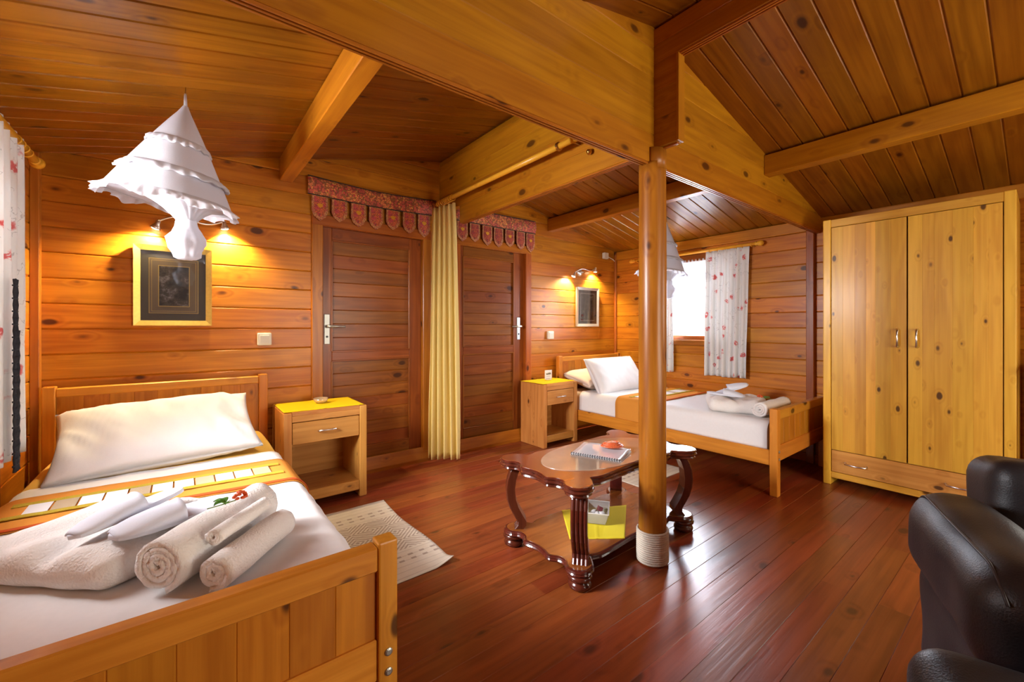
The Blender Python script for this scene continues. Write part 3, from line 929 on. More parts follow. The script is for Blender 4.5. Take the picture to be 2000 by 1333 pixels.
def flower(lab, loc, rz):
    r = thing('flower', lab, 'flower', loc, rz, 'orange flowers on the towels')
    bm = bmesh.new(); rnd = random.Random(5)
    for k in range(22):
        a = rnd.uniform(0, 2 * PI); e_ = math.acos(rnd.uniform(-0.1, 1))
        d = V((math.cos(a) * math.sin(e_), math.sin(a) * math.sin(e_), math.cos(e_)))
        bmesh.ops.create_icosphere(bm, subdivisions=1, radius=0.0055, matrix=M.Translation(d * 0.014 + V((0, 0, 0.014))) @ M.Diagonal((1.1, 1.1, 0.8, 1)))
    obj('blossom', bm, plain('orange_petal', (0.72, 0.09, 0.01), 0.6, bump=0.2, bscale=90, var=0.5), r, (0.03, 0, 0), smooth=True)
    obj('stem', tube([(0.02, 0, 0.008), (-0.01, 0.002, 0.006), (-0.045, 0.008, 0.004)], 0.0014, 6), plain('green_stem', (0.10, 0.20, 0.03), 0.6), r, smooth=True)
    for a, l in ((200, 0.034), (140, 0.030), (250, 0.030), (95, 0.022)):
        def fn(u, v):
            w = math.sin(PI * min(1, u * 0.96 + 0.03)) * 0.011
            return V((l * u, (2 * v - 1) * w, 0.003 + 0.008 * math.sin(u * 2.4) + abs(2 * v - 1) * 0.003))
        obj('leaf', thicken(gridmesh(fn, 8, 4), 0.0008), plain('green_leaf', (0.07, 0.22, 0.02), 0.5, bump=0.3, bscale=120), r, (-0.004, 0.001, 0.004), (0, 0, math.radians(a)), smooth=True)
    return r


TZ = MZ + 0.012
# near bed
def roll_at(lab, a, b, z_, R, turns, th, spin=0.0, flat=1.0):
    a = V((a[0], a[1], z_)); b = V((b[0], b[1], z_)); d = b - a
    o = obj('towel_roll', towel_roll(d.length, R, turns, th, flat), TERRY, None, smooth=True, label=lab, cat='towel', group='rolled white towels')
    o.matrix_local = mat_to((a + b) / 2, d, (0, 0, 1)) @ M.Rotation(spin, 4, 'X')
    return o


def robe(lab, loc, rz, hx, hy, hz, seed):
    def shape(p):
        fx = p.x / hx; fy = p.y / hy
        k = max(0.0, p.z / hz)
        fold = 0.022 * math.exp(-((fy + 0.05 - 0.10 * fx) / 0.15) ** 2)
        zz = p.z - k * fold + 0.007 * k * math.sin(fy * 9 + fx * 3 + seed)
        return (p.x, p.y * (1 - 0.10 * fx), zz)
    bm = softbox(hx, hy, hz, hz * 0.95, 0.008, 9, seed, 24, shape)
    return obj('folded_bathrobe', bm, TERRY, None, loc, (0, 0, rz), smooth=True, label=lab, cat='bathrobe', group='folded white bathrobes')


robe('folded white terry bathrobe under the slippers on the near bed', (-0.150, 1.625, TZ + 0.044), math.radians(225), 0.185, 0.205, 0.048, 1.0)
roll_at('largest white towel roll on the near bed, showing its spiral end', (-0.045, 1.300), (0.195, 1.572), TZ + 0.069, 0.068, 3.6, 0.0158, 0.6)
roll_at('medium white towel roll lying nearest the footboard of the near bed', (0.060, 1.228), (0.240, 1.432), TZ + 0.046, 0.045, 2.6, 0.0155, 1.2)
roll_at('small white towel roll on top of the larger rolls on the near bed', (0.062, 1.289), (0.194, 1.439), TZ + 0.110, 0.025, 2.0, 0.0105, 0.2)
def place(loc, rz, rx=0.0, ry=0.0):
    return M.Translation(loc) @ M.Rotation(rz, 4, 'Z') @ M.Rotation(ry, 4, 'Y') @ M.Rotation(rx, 4, 'X')
slipper('white slipper resting across the other one on the near bed', place((-0.110, 1.575, TZ + 0.118), math.radians(214), 0.15, 0.10))
slipper('white slipper lying flat on the robe of the near bed', place((-0.020, 1.500, TZ + 0.102), math.radians(202), -0.05, 0.0))
flower('orange blossom with green leaves on the towels of the near bed', (0.098, 1.375, TZ + 0.150), math.radians(15))
# far bed
robe('folded white terry bathrobe on the far bed', (3.37, 1.50, TZ + 0.044), math.radians(205), 0.21, 0.20, 0.048, 6.0)
roll_at('white towel roll at the foot of the far bed under an orange flower', (3.165, 1.245), (3.60, 1.245), TZ + 0.058, 0.057, 3.0, 0.0155)
slipper('white slipper tilted up on the robe of the far bed', place((3.47, 1.58, TZ + 0.125), math.radians(300), 0.1, -0.35))
slipper('white slipper lying flat on the robe of the far bed', place((3.34, 1.56, TZ + 0.100), math.radians(290), 0.0, 0.05))
flower('orange blossom with green leaves on the towel of the far bed', (3.30, 1.265, TZ + 0.113), math.radians(120))

# ------------------------------------------------------------------ nightstands
def nightstand(lab, x0, x1, y0, y1, top):
    r = thing('nightstand', lab, 'nightstand', ((x0 + x1) / 2, (y0 + y1) / 2, 0), group='pine nightstands')
    hx, hy = (x1 - x0) / 2, (y1 - y0) / 2
    for s_ in (-1, 1):
        a, b = sorted((s_ * hx, s_ * (hx - 0.045)))
        box(r, 'side_panel', a, b, -hy, hy, 0, top - 0.004, W_stand('z'), 0.003)
    box(r, 'top', -hx + 0.045, hx - 0.045, -hy + 0.004, hy, top - 0.024, top, W_stand('x'), 0.002)
    box(r, 'apron', -hx + 0.045, hx - 0.045, -hy + 0.002, -hy + 0.022, top - 0.062, top - 0.024, W_stand('x'), 0.002)
    d = box(r, 'drawer', -hx + 0.048, hx - 0.048, -hy + 0.003, hy - 0.06, top - 0.198, top - 0.067, W_stand('x'), 0.003)
    yf = -((2 * hy - 0.063) / 2)
    obj('handle', tube([(-0.05, yf, 0.0), (-0.048, yf - 0.018, 0.004), (0, yf - 0.021, 0.004), (0.048, yf - 0.018, 0.004), (0.05, yf, 0.0)], [0.007, 0.0055, 0.0045, 0.0055, 0.007], 8), CHROME, d, smooth=True, label='chrome drawer handle')
    box(r, 'shelf', -hx + 0.045, hx - 0.045, -hy + 0.02, hy - 0.01, 0.085, 0.105, W_stand('x'), 0.002)
    box(r, 'plinth', -hx + 0.045, hx - 0.045, -hy + 0.006, -hy + 0.026, 0.045, 0.108, W_stand('x'), 0.003)
    box(r, 'back_panel', -hx + 0.045, hx - 0.045, hy - 0.012, hy - 0.002, 0.105, top - 0.198, W_stand('x'), 0.001)
    return r


NSZ = 0.602
nightstand('pine nightstand between the near bed and the first door', 0.475, 0.968, 2.80, 3.18, NSZ)
nightstand('pine nightstand beside the far bed near the second door', 2.600, 3.045, 2.85, 3.18, 0.588)


def flatcloth(name, lab, cat, pts, z_, mat, group=None, th=0.002, wr=0.0015):
    (ax, ay), (bx_, by), (cx, cy), (dx, dy) = pts
    def fn(u, v):
        x = (ax * (1 - u) + bx_ * u) * (1 - v) + (dx * (1 - u) + cx * u) * v
        yy = (ay * (1 - u) + by * u) * (1 - v) + (dy * (1 - u) + cy * u) * v
        w_ = abs(wr * nz((x, yy, 0), 14, z_)) + (0.002 * math.exp(-((u - 0.5) / 0.02) ** 2))
        return V((x, yy, z_ + w_))
    return obj(name, thicken(gridmesh(fn, 40, 20), th), mat, None, smooth=True, label=lab, cat=cat, group=group)


flatcloth('table_mat', 'bright yellow cloth on the nightstand next to the near bed', 'cloth', ((0.478, 2.815), (0.95, 2.802), (0.955, 3.165), (0.478, 3.165)), NSZ + 0.003, YELLOWMAT, 'yellow nightstand cloths')
flatcloth('table_mat', 'bright yellow cloth on the nightstand next to the far bed', 'cloth', ((2.602, 2.855), (3.03, 2.87), (3.03, 3.165), (2.585, 3.165)), 0.588 + 0.003, YELLOWMAT, 'yellow nightstand cloths')
prof = [(0.002, 0.0), (0.032, 0.0), (0.042, 0.012), (0.048, 0.030), (0.044, 0.030), (0.036, 0.012), (0.020, 0.006), (0.001, 0.006)]
obj('ashtray', lathe(prof, 28), plain('bronze_glass', (0.70, 0.55, 0.36), 0.15, 0.5, coat=1.0), None, (0.735, 3.02, NSZ + 0.007), smooth=True, label='small shiny round ashtray on the yellow cloth', cat='ashtray')
c = thing('card_holder', 'small white card in a clear stand on the far nightstand', 'card holder', (2.845, 3.05, 0.5945), math.radians(-8))
box(c, 'card', -0.042, 0.042, -0.003, 0.001, 0.012, 0.095, PAPER, 0.0005)
obj('foot', bbox(-0.03, 0.03, -0.022, 0.022, 0, 0.010, 0.003), plain('acrylic', (0.85, 0.85, 0.82), 0.1, coat=1), c)
obj('handwriting', tube([(-0.028 + 0.056 * i / 40, -0.0042, 0.056 + 0.008 * math.sin(i * 0.95) * (1 if i % 7 else 1.6) + 0.004 * i / 40) for i in range(41)], 0.0012, 5), INK, c, label='dark handwriting')
obj('underline', tube([(-0.026, -0.0042, 0.034), (0.0, -0.0042, 0.036), (0.02, -0.0042, 0.035)], 0.0008, 5), INK, c)

# ------------------------------------------------------------------ wardrobe
WX0, WX1, WY0, WY1, WZ = 3.62, 4.075, 0.112, 1.003, 1.877
w = thing('wardrobe', 'tall pine wardrobe with two doors and a long drawer', 'wardrobe', ((WX0 + WX1) / 2, (WY0 + WY1) / 2, 0))
hx, hy = (WX1 - WX0) / 2, (WY1 - WY0) / 2
for s_ in (-1, 1):
    a, b = sorted((s_ * hy, s_ * (hy - 0.046)))
    box(w, 'side_panel', -hx, hx, a, b, 0, WZ, W_ward('z'), 0.004, 2)
box(w, 'top_panel', -hx + 0.001, hx, -hy + 0.046, hy - 0.046, WZ - 0.056, WZ - 0.002, W_ward('y'), 0.003)
box(w, 'back_panel', hx - 0.012, hx - 0.002, -hy + 0.046, hy - 0.046, 0.05, WZ - 0.06, W_ward('z'), 0.001)
box(w, 'bottom_panel', -hx + 0.03, hx - 0.012, -hy + 0.046, hy - 0.046, 0.235, 0.25, W_ward('y'), 0.001)
box(w, 'plinth_rail', -hx + 0.004, -hx + 0.03, -hy + 0.046, hy - 0.046, 0.05, 0.092, W_ward('y'), 0.003)
dy0, dy1 = -hy + 0.050, hy - 0.050
def chrome_pull(par, loc, vertical, n=(-1, 0, 0)):
    if vertical: pth = [(0, 0, -0.055), (-0.022, 0, -0.052), (-0.026, 0, 0), (-0.022, 0, 0.052), (0, 0, 0.055)]
    else: pth = [(0, -0.058, 0), (-0.020, -0.054, -0.004), (-0.025, 0, -0.006), (-0.020, 0.054, -0.004), (0, 0.058, 0)]
    obj('handle', tube(pth, [0.008, 0.0065, 0.005, 0.0065, 0.008], 8), CHROME, par, loc, smooth=True, label='chrome handle')
for (a, b, hyy) in ((0.004, dy1, 0.045), (dy0, -0.004, -0.045)):
    zc = (0.252 + WZ - 0.060) / 2; zh = (WZ - 0.060 - 0.252)
    d = box(w, 'door', -hx + 0.018, -hx + 0.026, a, b, 0.252, WZ - 0.060, W_ward('z'), 0.001)
    ox, oy, oz = d.location
    n = 6; rs = [random.uniform(0.75, 1.3) for _ in range(n)]; sm = sum(rs); yy = a
    for k in range(n):
        wd = (b - a) * rs[k] / sm
        board(d, zh, wd, 0.016, (-hx + 0.002 - ox, yy + wd / 2 - oy, 0), (0, 0, 1), (-1, 0, 0), W_ward('x'), 0.0006, 'stave'); yy += wd
    chrome_pull(d, (-hx + 0.002 - ox, hyy - oy, 1.045 - oz), True)
d = box(w, 'drawer', -hx + 0.002, -hx + 0.02, dy0, dy1, 0.096, 0.246, W_stand('y'), 0.003)
for yy in (0.26, -0.23): chrome_pull(d, (-0.009, yy, 0.0), False)

# ------------------------------------------------------------------ coffee table
TC = (1.762, 1.475)
t = thing('coffee_table', 'dark lacquered coffee table with scalloped top and curved legs', 'table', (TC[0], TC[1], 0))
q = [(0.0, -0.212), (0.16, -0.222), (0.27, -0.226), (0.325, -0.212), (0.345, -0.235), (0.385, -0.276), (0.440, -0.285), (0.478, -0.255), (0.480, -0.205), (0.452, -0.165), (0.455, -0.125), (0.480, -0.085), (0.470, -0.040)]
full = q + [(0.465, 0.0)] + [(x, -yy) for x, yy in q[::-1][:-1]] + [(0.0, 0.212)] + [(-x, -yy) for x, yy in q[1:]] + [(-0.465, 0.0)] + [(-x, yy) for x, yy in q[::-1][:-1]]
OUT = catmull(full, 5)
def scaled_out(k, d=0.0):
    out = []
    K = len(OUT)
    for i in range(K):
        p0, p1, p2 = V(OUT[i - 1]), V(OUT[i]), V(OUT[(i + 1) % K])
        tg = (p2 - p0).normalized(); nn = V((tg.y, -tg.x))
        out.append(((p1.x + nn.x * d) * k, (p1.y + nn.y * d) * k))
    return out
def moulded(prof, k=1.0):
    """stack of offset outlines: prof = [(offset,z),...] bottom to top, capped"""
    bm = bmesh.new(); rings = []
    for d, z_ in prof: rings.append([bm.verts.new((x, yy, z_)) for x, yy in scaled_out(k, d)])
    for A, B_ in zip(rings, rings[1:]):
        for i in range(len(A)):
            j = (i + 1) % len(A); bm.faces.new((A[i], A[j], B_[j], B_[i]))
    bm.faces.new(rings[0][::-1]); bm.faces.new(rings[-1])
    return bm
obj('top_moulding', moulded([(-0.030, 0.398), (-0.008, 0.400), (-0.002, 0.405), (-0.006, 0.412), (-0.005, 0.415), (0.004, 0.419), (0.006, 0.424), (0.001, 0.430), (-0.002, 0.432), (0.003, 0.436), (0.004, 0.441), (-0.001, 0.446)]), W_table('x'), t, smooth=False)
obj('top_board', outline_slab(scaled_out(1, -0.004), 0.446, 0.4475), W_tabtop('x'), t)
el = [(0.392 * math.cos(a), 0.205 * math.sin(a)) for a in [2 * PI * k / 64 for k in range(64)]]
gm = plain('smoked_inlay', (0.46, 0.33, 0.24), 0.06, coat=1.0, bscale=5, var=0.25)
obj('glass_inlay', outline_slab(el, 0.4475, 0.4502, 0.0006), gm, t, label='oval smoked glass inlay')
obj('shelf', moulded([(-0.02, 0.062), (0.000, 0.064), (0.004, 0.071), (0.0, 0.077), (0.003, 0.081), (0.0, 0.087), (-0.006, 0.090)], 0.965), W_table('x'), t)
obj('shelf_board', outline_slab(scaled_out(0.955, -0.008), 0.0895, 0.0910), W_tabtop('x'), t)
for sx in (-1, 1):
    for sy in (-1, 1):
        cx, cy = sx * 0.420, sy * 0.232
        dr = V((sx * 0.8, sy * 0.6, 0)).normalized(); tg = V((-dr.y, dr.x, 0))
        ctr = [(0.404, -0.022), (0.38, -0.008), (0.34, 0.006), (0.29, 0.012), (0.24, 0.007), (0.20, -0.006), (0.16, -0.028), (0.13, -0.046), (0.11, -0.046), (0.090, -0.030)]
        bm = bmesh.new(); rings = []
        m_ = 22
        for zz, off in ctr:
            ring = []
            hw_, hd_ = 0.036, 0.023
            sec = [(-hd_, hw_), (-hd_, -hw_)]
            for f_ in range(4):
                c_ = -hw_ + 2 * hw_ * (f_ + 0.5) / 4; e_ = hw_ / 4
                sec += [(hd_ - 0.006, c_ - e_), (hd_ - 0.001, c_ - e_ * 0.6), (hd_ + 0.001, c_), (hd_ - 0.001, c_ + e_ * 0.6)]
            sec.append((hd_ - 0.006, hw_))
            m_ = len(sec)
            for (rd_, tg_) in sec:
                pp = V((cx, cy, 0)) + dr * (off + rd_) + tg * tg_
                ring.append(bm.verts.new((pp.x, pp.y, zz)))
            rings.append(ring)
        for A, B_ in zip(rings, rings[1:]):
            for k in range(m_): bm.faces.new((A[k], A[(k + 1) % m_], B_[(k + 1) % m_], B_[k]))
        bm.faces.new(rings[0]); bm.faces.new(rings[-1][::-1])
        lg = obj('leg', bm, W_table('z'), t)
        fp = [(0.004, 0.0), (0.038, 0.0), (0.048, 0.007), (0.051, 0.018), (0.046, 0.029), (0.037, 0.034), (0.041, 0.039), (0.053, 0.045), (0.055, 0.053), (0.050, 0.061), (0.040, 0.064), (0.004, 0.064)]
        obj('bun_foot', lathe(fp, 24), W_table('z'), lg, (cx - dr.x * 0.006, cy - dr.y * 0.006, 0), smooth=True)

# things on the table
bk = thing('spiral_booklet', 'white spiral bound booklet lying on the coffee table', 'booklet', (1.735, 1.47, 0.4505), 0)
c0, c1, c2, c3 = V((1.60, 1.545)), V((1.70, 1.30)), V((1.885, 1.375)), V((1.785, 1.620))
mid = V((1.735, 1.47))
def sheetq(k, dz, bend):
    def fn(u, v):
        p = (c0 * (1 - u) + c1 * u) * (1 - v) + (c3 * (1 - u) + c2 * u) * v - mid
        p = p * k
        return V((p.x, p.y, dz + bend * v * v + 0.002 * math.sin(u * 5) * v))
    return fn
obj('pages', thicken(gridmesh(sheetq(1.0, 0.004, 0.004), 10, 10), 0.005), PAPER, bk)
obj('cover', thicken(gridmesh(sheetq(0.985, 0.0085, 0.010), 10, 10), 0.0008), plain('clear_cover', (0.78, 0.79, 0.85), 0.15, coat=1), bk, smooth=True)
ax = (c1 - c0); L_ = ax.length; ax.normalize()
for k in range(21):
    p = c0 - mid + ax * (L_ * (k + 0.5) / 21)
    ring = []
    side = V((ax.y, -ax.x))
    if side.dot(-(c3 - c0)) < 0: side = -side
    for a in range(10):
        th_ = 2 * PI * a / 10
        ring.append((p.x + side.x * (0.002 + 0.0065 * math.cos(th_)), p.y + side.y * (0.002 + 0.0065 * math.cos(th_)), 0.0078 + 0.0065 * math.sin(th_)))
    obj('binding_ring', tube(ring, 0.0017, 5, closed=True), BLACK, bk)
orr = thing('orange_bracelet', 'orange beaded bracelet bundle lying on the white booklet', 'bracelet', (1.822, 1.452, 0.4685), math.radians(-40))
coral = plain('coral_beads', (0.75, 0.15, 0.05), 0.35, coat=0.5, bump=0.4, bscale=160, var=0.3)
for k in range(6):
    rr = 0.046 - 0.004 * k
    tl = 0.25 * math.sin(k * 2.1); pts = []
    for a in range(28):
        th_ = 2 * PI * a / 28
        pts.append((rr * 1.25 * math.cos(th_), rr * 0.85 * math.sin(th_), 0.010 + 0.0035 * k + tl * 0.012 * math.sin(th_ + k)))
    obj('strand', tube(pts, 0.0042, 7, closed=True), coral, orr, smooth=True)
for a in range(5):
    th_ = PI * a / 5
    obj('cross_strand', tube([(-0.05 * math.cos(th_), -0.034 * math.sin(th_), 0.016), (0, 0, 0.034), (0.05 * math.cos(th_), 0.034 * math.sin(th_), 0.016)], 0.003, 6), plain('pale_coral', (0.85, 0.45, 0.30), 0.4), orr, smooth=True)

flatcloth('shelf_cloth', 'yellow cloth spread on the lower shelf of the coffee table', 'cloth', ((1.475, 1.430), (1.690, 1.270), (2.010, 1.500), (1.670, 1.680)), 0.0925, YELLOWCLOTH, None, 0.002, 0.002)
gb = thing('glass_dish', 'small square glass dish of pebbles on the yellow shelf cloth', 'dish', (1.735, 1.485, 0.0965), math.radians(38))
bm = bmesh.new()
def dish_ring(h_, z_): return [bm.verts.new((sx * h_ * 0.085, sy * h_ * 0.066, z_)) for sx, sy in ((-1, -1), (1, -1), (1, 1), (-1, 1))]
R_ = [dish_ring(0.72, 0.0), dish_ring(1.0, 0.062), dish_ring(0.94, 0.062), dish_ring(0.67, 0.006)]
for A, B_ in zip(R_, R_[1:]):
    for k in range(4): bm.faces.new((A[k], A[(k + 1) % 4], B_[(k + 1) % 4], B_[k]))
bm.faces.new(R_[0][::-1]); bm.faces.new(R_[-1])
bmesh.ops.bevel(bm, geom=bm.edges[:], offset=0.0025, segments=2, affect='EDGES')
obj('bowl', bm, plain('frosted_glass', (0.80, 0.78, 0.75), 0.18, trans=0.55, ior=1.3), gb)
rim = [(sx * 0.0835, sy * 0.0645, 0.063) for sx, sy in ((-1, -1), (1, -1), (1, 1), (-1, 1))]
obj('rim', tube(rim, 0.003, 6, closed=True), plain('rim_glass', (0.8, 0.79, 0.78), 0.15), gb)
rnd = random.Random(3)
for k, (x, yy) in enumerate(((-0.035, -0.02), (0.0, -0.028), (-0.03, 0.02), (0.008, 0.018), (-0.005, -0.002))):
    bm = bmesh.new(); bmesh.ops.create_icosphere(bm, subdivisions=2, radius=1, matrix=M.Diagonal((0.022, 0.017, 0.013, 1)))
    for v in bm.verts: v.co *= 1 + 0.12 * nz(v.co, 60, k)
    obj('pebble', bm, plain('white_pebble', (0.72, 0.70, 0.70), 0.5, bump=0.2, bscale=90), None, (1.735 + x * math.cos(0.66) - yy * math.sin(0.66), 1.485 + x * math.sin(0.66) + yy * math.cos(0.66), 0.0965 + 0.026 + 0.006 * (k % 2)), (0.2 * k, 0.1, k), smooth=True,
        label='pale smooth pebble in the glass dish', cat='pebble', group='pebbles in the glass dish')
obj('soap_bar', bbox(-0.02, 0.02, -0.012, 0.012, -0.012, 0.012, 0.002), plain('maroon_block', (0.20, 0.045, 0.05), 0.5), None, (1.760, 1.483, 0.145), (0.4, 0.3, 0.9), label='small maroon block among the pebbles in the glass dish', cat='soap')

# ------------------------------------------------------------------ rugs
def rug(lab, x0, x1, y0, y1, curl):
    cx, cy, hx, hy = (x0 + x1) / 2, (y0 + y1) / 2, (x1 - x0) / 2, (y1 - y0) / 2
    def fn(u, v):
        x, yy = -hx + 2 * hx * u, -hy + 2 * hy * v
        z_ = 0.0035 + abs(0.003 * nz((x, yy, 0), 5, curl * 30))
        if curl:
            k = max(0, u - 0.84) / 0.16 * max(0, 0.10 - v) / 0.10
            z_ += curl * k ** 1.5
            x += 0.010 * math.sin(v * 7)
        return V((x, yy, z_))
    r = thing('woven_rug', lab, 'rug', (cx, cy, 0), group='cream woven rugs')
    obj('weave', thicken(gridmesh(fn, 40, 60), 0.003), rugmat(), r, smooth=True)
    return r
rug('cream patterned rug beside the near bed with a lifted corner', 0.41, 1.015, 1.745, 2.645, 0.03)
rug('cream rug on the floor between coffee table and far bed', 2.50, 3.10, 1.75, 2.70, 0)

# ------------------------------------------------------------------ curtains and rods
def curtain_mesh(top, bot, z0_, z1_, pleats, amp_t, amp_b, normal, seed=0, nu=140, nv=30, th=0.002, hem=0.008):
    """top/bot: ((x,y),(x,y)) ends of the curtain line in plan at top and bottom"""
    nrm = V(normal)
    def fn(u, v):
        zz = z1_ + (z0_ - z1_) * v
        e_ = v ** 0.7
        a = V(top[0]) * (1 - u) + V(top[1]) * u; b = V(bot[0]) * (1 - u) + V(bot[1]) * u
        p = a * (1 - e_) + b * e_
        ph = 2 * PI * pleats * u + 0.9 * nz((u * 3, 0, v * 1.2), 1.5, seed)
        amp = (amp_t * (1 - e_) + amp_b * e_) * (0.75 + 0.5 * nz((u * 5, 1, v), 1.3, seed + 4))
        sgn = math.sin(ph); off = amp * math.copysign(abs(sgn) ** 0.7, sgn)
        return V((p.x + nrm.x * off, p.y + nrm.y * off, zz + hem * math.sin(u * 11 + seed) * v * 0.5))
    return thicken(gridmesh(fn, nu, nv), th)


def rod(name, lab, a, b, r_, ringpos, grp, fin=(-1, 1), ringr=0.019, mt=None):
    a, b = V(a), V(b)
    root = thing(name, lab, 'curtain rod', a, group=grp)
    d = (b - a); L = d.length; dn = d.normalized()
    obj('pole', tube([(0, 0, 0), d * 0.5, d], r_, 16), mt or W_rod('y'), root, smooth=True)
    for e_, sg in ((V((0, 0, 0)), -1), (d, 1)):
        if sg not in fin: continue
        pf = [e_ + dn * sg * k for k in (0, 0.012, 0.016, 0.03, 0.05, 0.065, 0.075)]
        obj('finial', tube(pf, [r_, r_ * 1.35, r_ * 0.9, r_ * 1.5, r_ * 1.7, r_ * 1.3, r_ * 0.4], 16), mt or W_rod('y'), root, smooth=True)
    for s_ in ringpos:
        c_ = dn * (s_ * L)
        ring = [(c_.x + ringr * math.cos(2 * PI * k / 20), c_.y + 0.004 * math.sin(2 * PI * k / 20 * 2), c_.z - 0.004 + ringr * math.sin(2 * PI * k / 20)) for k in range(20)]
        obj('ring', tube(ring, 0.0028, 6, closed=True), W_rod('x'), root, smooth=True)
    return root


# yellow curtain on the rod beside the partition beam
RX, RZ = 1.645, 2.118
rr_ = rod('curtain_rod', 'long honey coloured rod carrying the yellow curtain below the beam', (RX, 1.585, RZ), (RX, 3.10, RZ), 0.0165, [0.83, 0.85, 0.865, 0.88, 0.895, 0.91, 0.93, 0.95, 0.97], None, fin=(), ringr=0.023)
obj('bracket', tube([(0.0, 0.02, 0), (0.05, 0.02, 0.01), (0.09, 0.02, 0.01)], 0.006, 8), BRASS, rr_, smooth=True)
obj('wall_cup', lathe([(0.002, 0), (0.024, 0), (0.024, 0.012), (0.018, 0.016), (0.002, 0.016)], 18), BRASS, rr_, (0.0, -0.10 + 0.2, 0.0), (PI / 2, 0, 0))
cu = thing('yellow_curtain', 'long pale yellow pleated curtain drawn aside between the two doors', 'curtain', (0, 0, 0))
obj('panel', curtain_mesh(((1.618, 3.135), (1.675, 2.855)), ((1.600, 3.145), (1.800, 2.985)), 0.035, 2.085, 5, 0.020, 0.042, (0.85, 0.5), 2.0, 160, 40), CREAM, cu, smooth=True)
obj('brass_ball', lathe([(0.001, -0.016), (0.010, -0.013), (0.016, 0), (0.010, 0.013), (0.001, 0.016)], 16), BRASS, None, (EX0 - 0.018, 1.52, 2.055), (0, PI / 2, 0), smooth=True, label='small brass knob on the beam near the rod end', cat='knob')

# floral curtains of the far window
FX = 4.045
rod('curtain_rod', 'wooden curtain rod over the far window', (FX, 1.63, 1.862), (FX, 2.90, 1.862), 0.0145, [0.02, 0.08, 0.12, 0.2, 0.26, 0.32, 0.62, 0.68, 0.75, 0.82, 0.9, 0.97], 'floral curtain rods')
c_ = thing('floral_curtain', 'white floral curtain on the right side of the far window', 'curtain', group='floral curtains')
obj('panel', curtain_mesh(((FX, 1.675), (FX, 2.075)), ((FX - 0.01, 1.70), (FX - 0.01, 2.085)), 0.645, 1.848, 7, 0.010, 0.026, (1, 0), 6.0, 160, 30), floral(), c_, smooth=True)
c_ = thing('floral_curtain', 'white floral curtain partly hidden behind the round post', 'curtain', group='floral curtains')
obj('panel', curtain_mesh(((FX, 2.44), (FX, 2.84)), ((FX - 0.01, 2.42), (FX - 0.01, 2.82)), 0.645, 1.848, 7, 0.010, 0.026, (1, 0), 9.0, 160, 30), floral(), c_, smooth=True)
lace = cloth('white_lace', (0.85, 0.85, 0.86), 0.5, 120, transl=0.55)
c_ = thing('lace_pelmet', 'short white lace strip across the top of the far window', 'lace')
bm = gridmesh(lambda u, v: V((4.085 + 0.004 * math.sin(u * 60), 2.42 - 0.36 * u + 0.0, 1.80 - (0.20 + 0.035 * abs(math.sin(u * PI * 5))) * v)), 80, 6)
obj('panel', thicken(bm, 0.001), lace, c_, smooth=True)
# floral curtain at the left edge
LX = -0.535
rod('curtain_rod', 'wooden curtain rod at the left edge above the floral curtain', (LX, 1.45, 1.888), (LX, 2.885, 1.888), 0.0165, [0.80, 0.84, 0.88, 0.92], 'floral curtain rods', mt=W_rod('y'))
c_ = thing('floral_curtain', 'white floral curtain at the left edge of the picture', 'curtain', group='floral curtains')
obj('panel', curtain_mesh(((LX, 2.28), (LX, 2.72)), ((LX, 2.26), (LX, 2.69)), 0.605, 1.905, 5, 0.014, 0.026, (1, 0), 14.0, 140, 30), floral(), c_, smooth=True)
c_ = thing('crochet_panel', 'black crochet net hanging in front of the left floral curtain', 'crochet')
bm = bmesh.new(); CXx = LX + 0.045
for k in range(15):
    zz = 0.60 + k * 0.048
    for s_ in (-1, 1):
        pts = [(CXx, 2.41 + 0.020 * j - 0.04 , zz + s_ * 0.024 * (1 if j % 2 else -1)) for j in range(4 if k < 11 else 3)]
        tube(pts, 0.0042, 5, bm=bm)
    tube([(CXx, 2.36, zz), (CXx, 2.425 if k < 11 else 2.41, zz)], 0.004, 5, bm=bm)
obj('netting', bm, BLACKYARN, c_, smooth=True)

# ------------------------------------------------------------------ embroidered valances
BANDM = embroidery('toran_band', (0.58, 0.070, 0.055), (0.80, 0.36, 0.08), (0.52, 0.07, 0.06), 26)
TABB = embroidery('toran_border', (0.62, 0.22, 0.10), (0.72, 0.36, 0.12), (0.50, 0.10, 0.07), 90)
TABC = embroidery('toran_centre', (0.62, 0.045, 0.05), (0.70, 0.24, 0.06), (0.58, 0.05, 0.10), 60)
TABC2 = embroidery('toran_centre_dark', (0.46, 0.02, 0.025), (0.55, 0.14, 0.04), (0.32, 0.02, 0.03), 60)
MOTIF = cloth('gold_motif', (0.66, 0.32, 0.03), 0.5, 200)
PIPING = cloth('black_piping', (0.06, 0.05, 0.045), 0.2, 200)


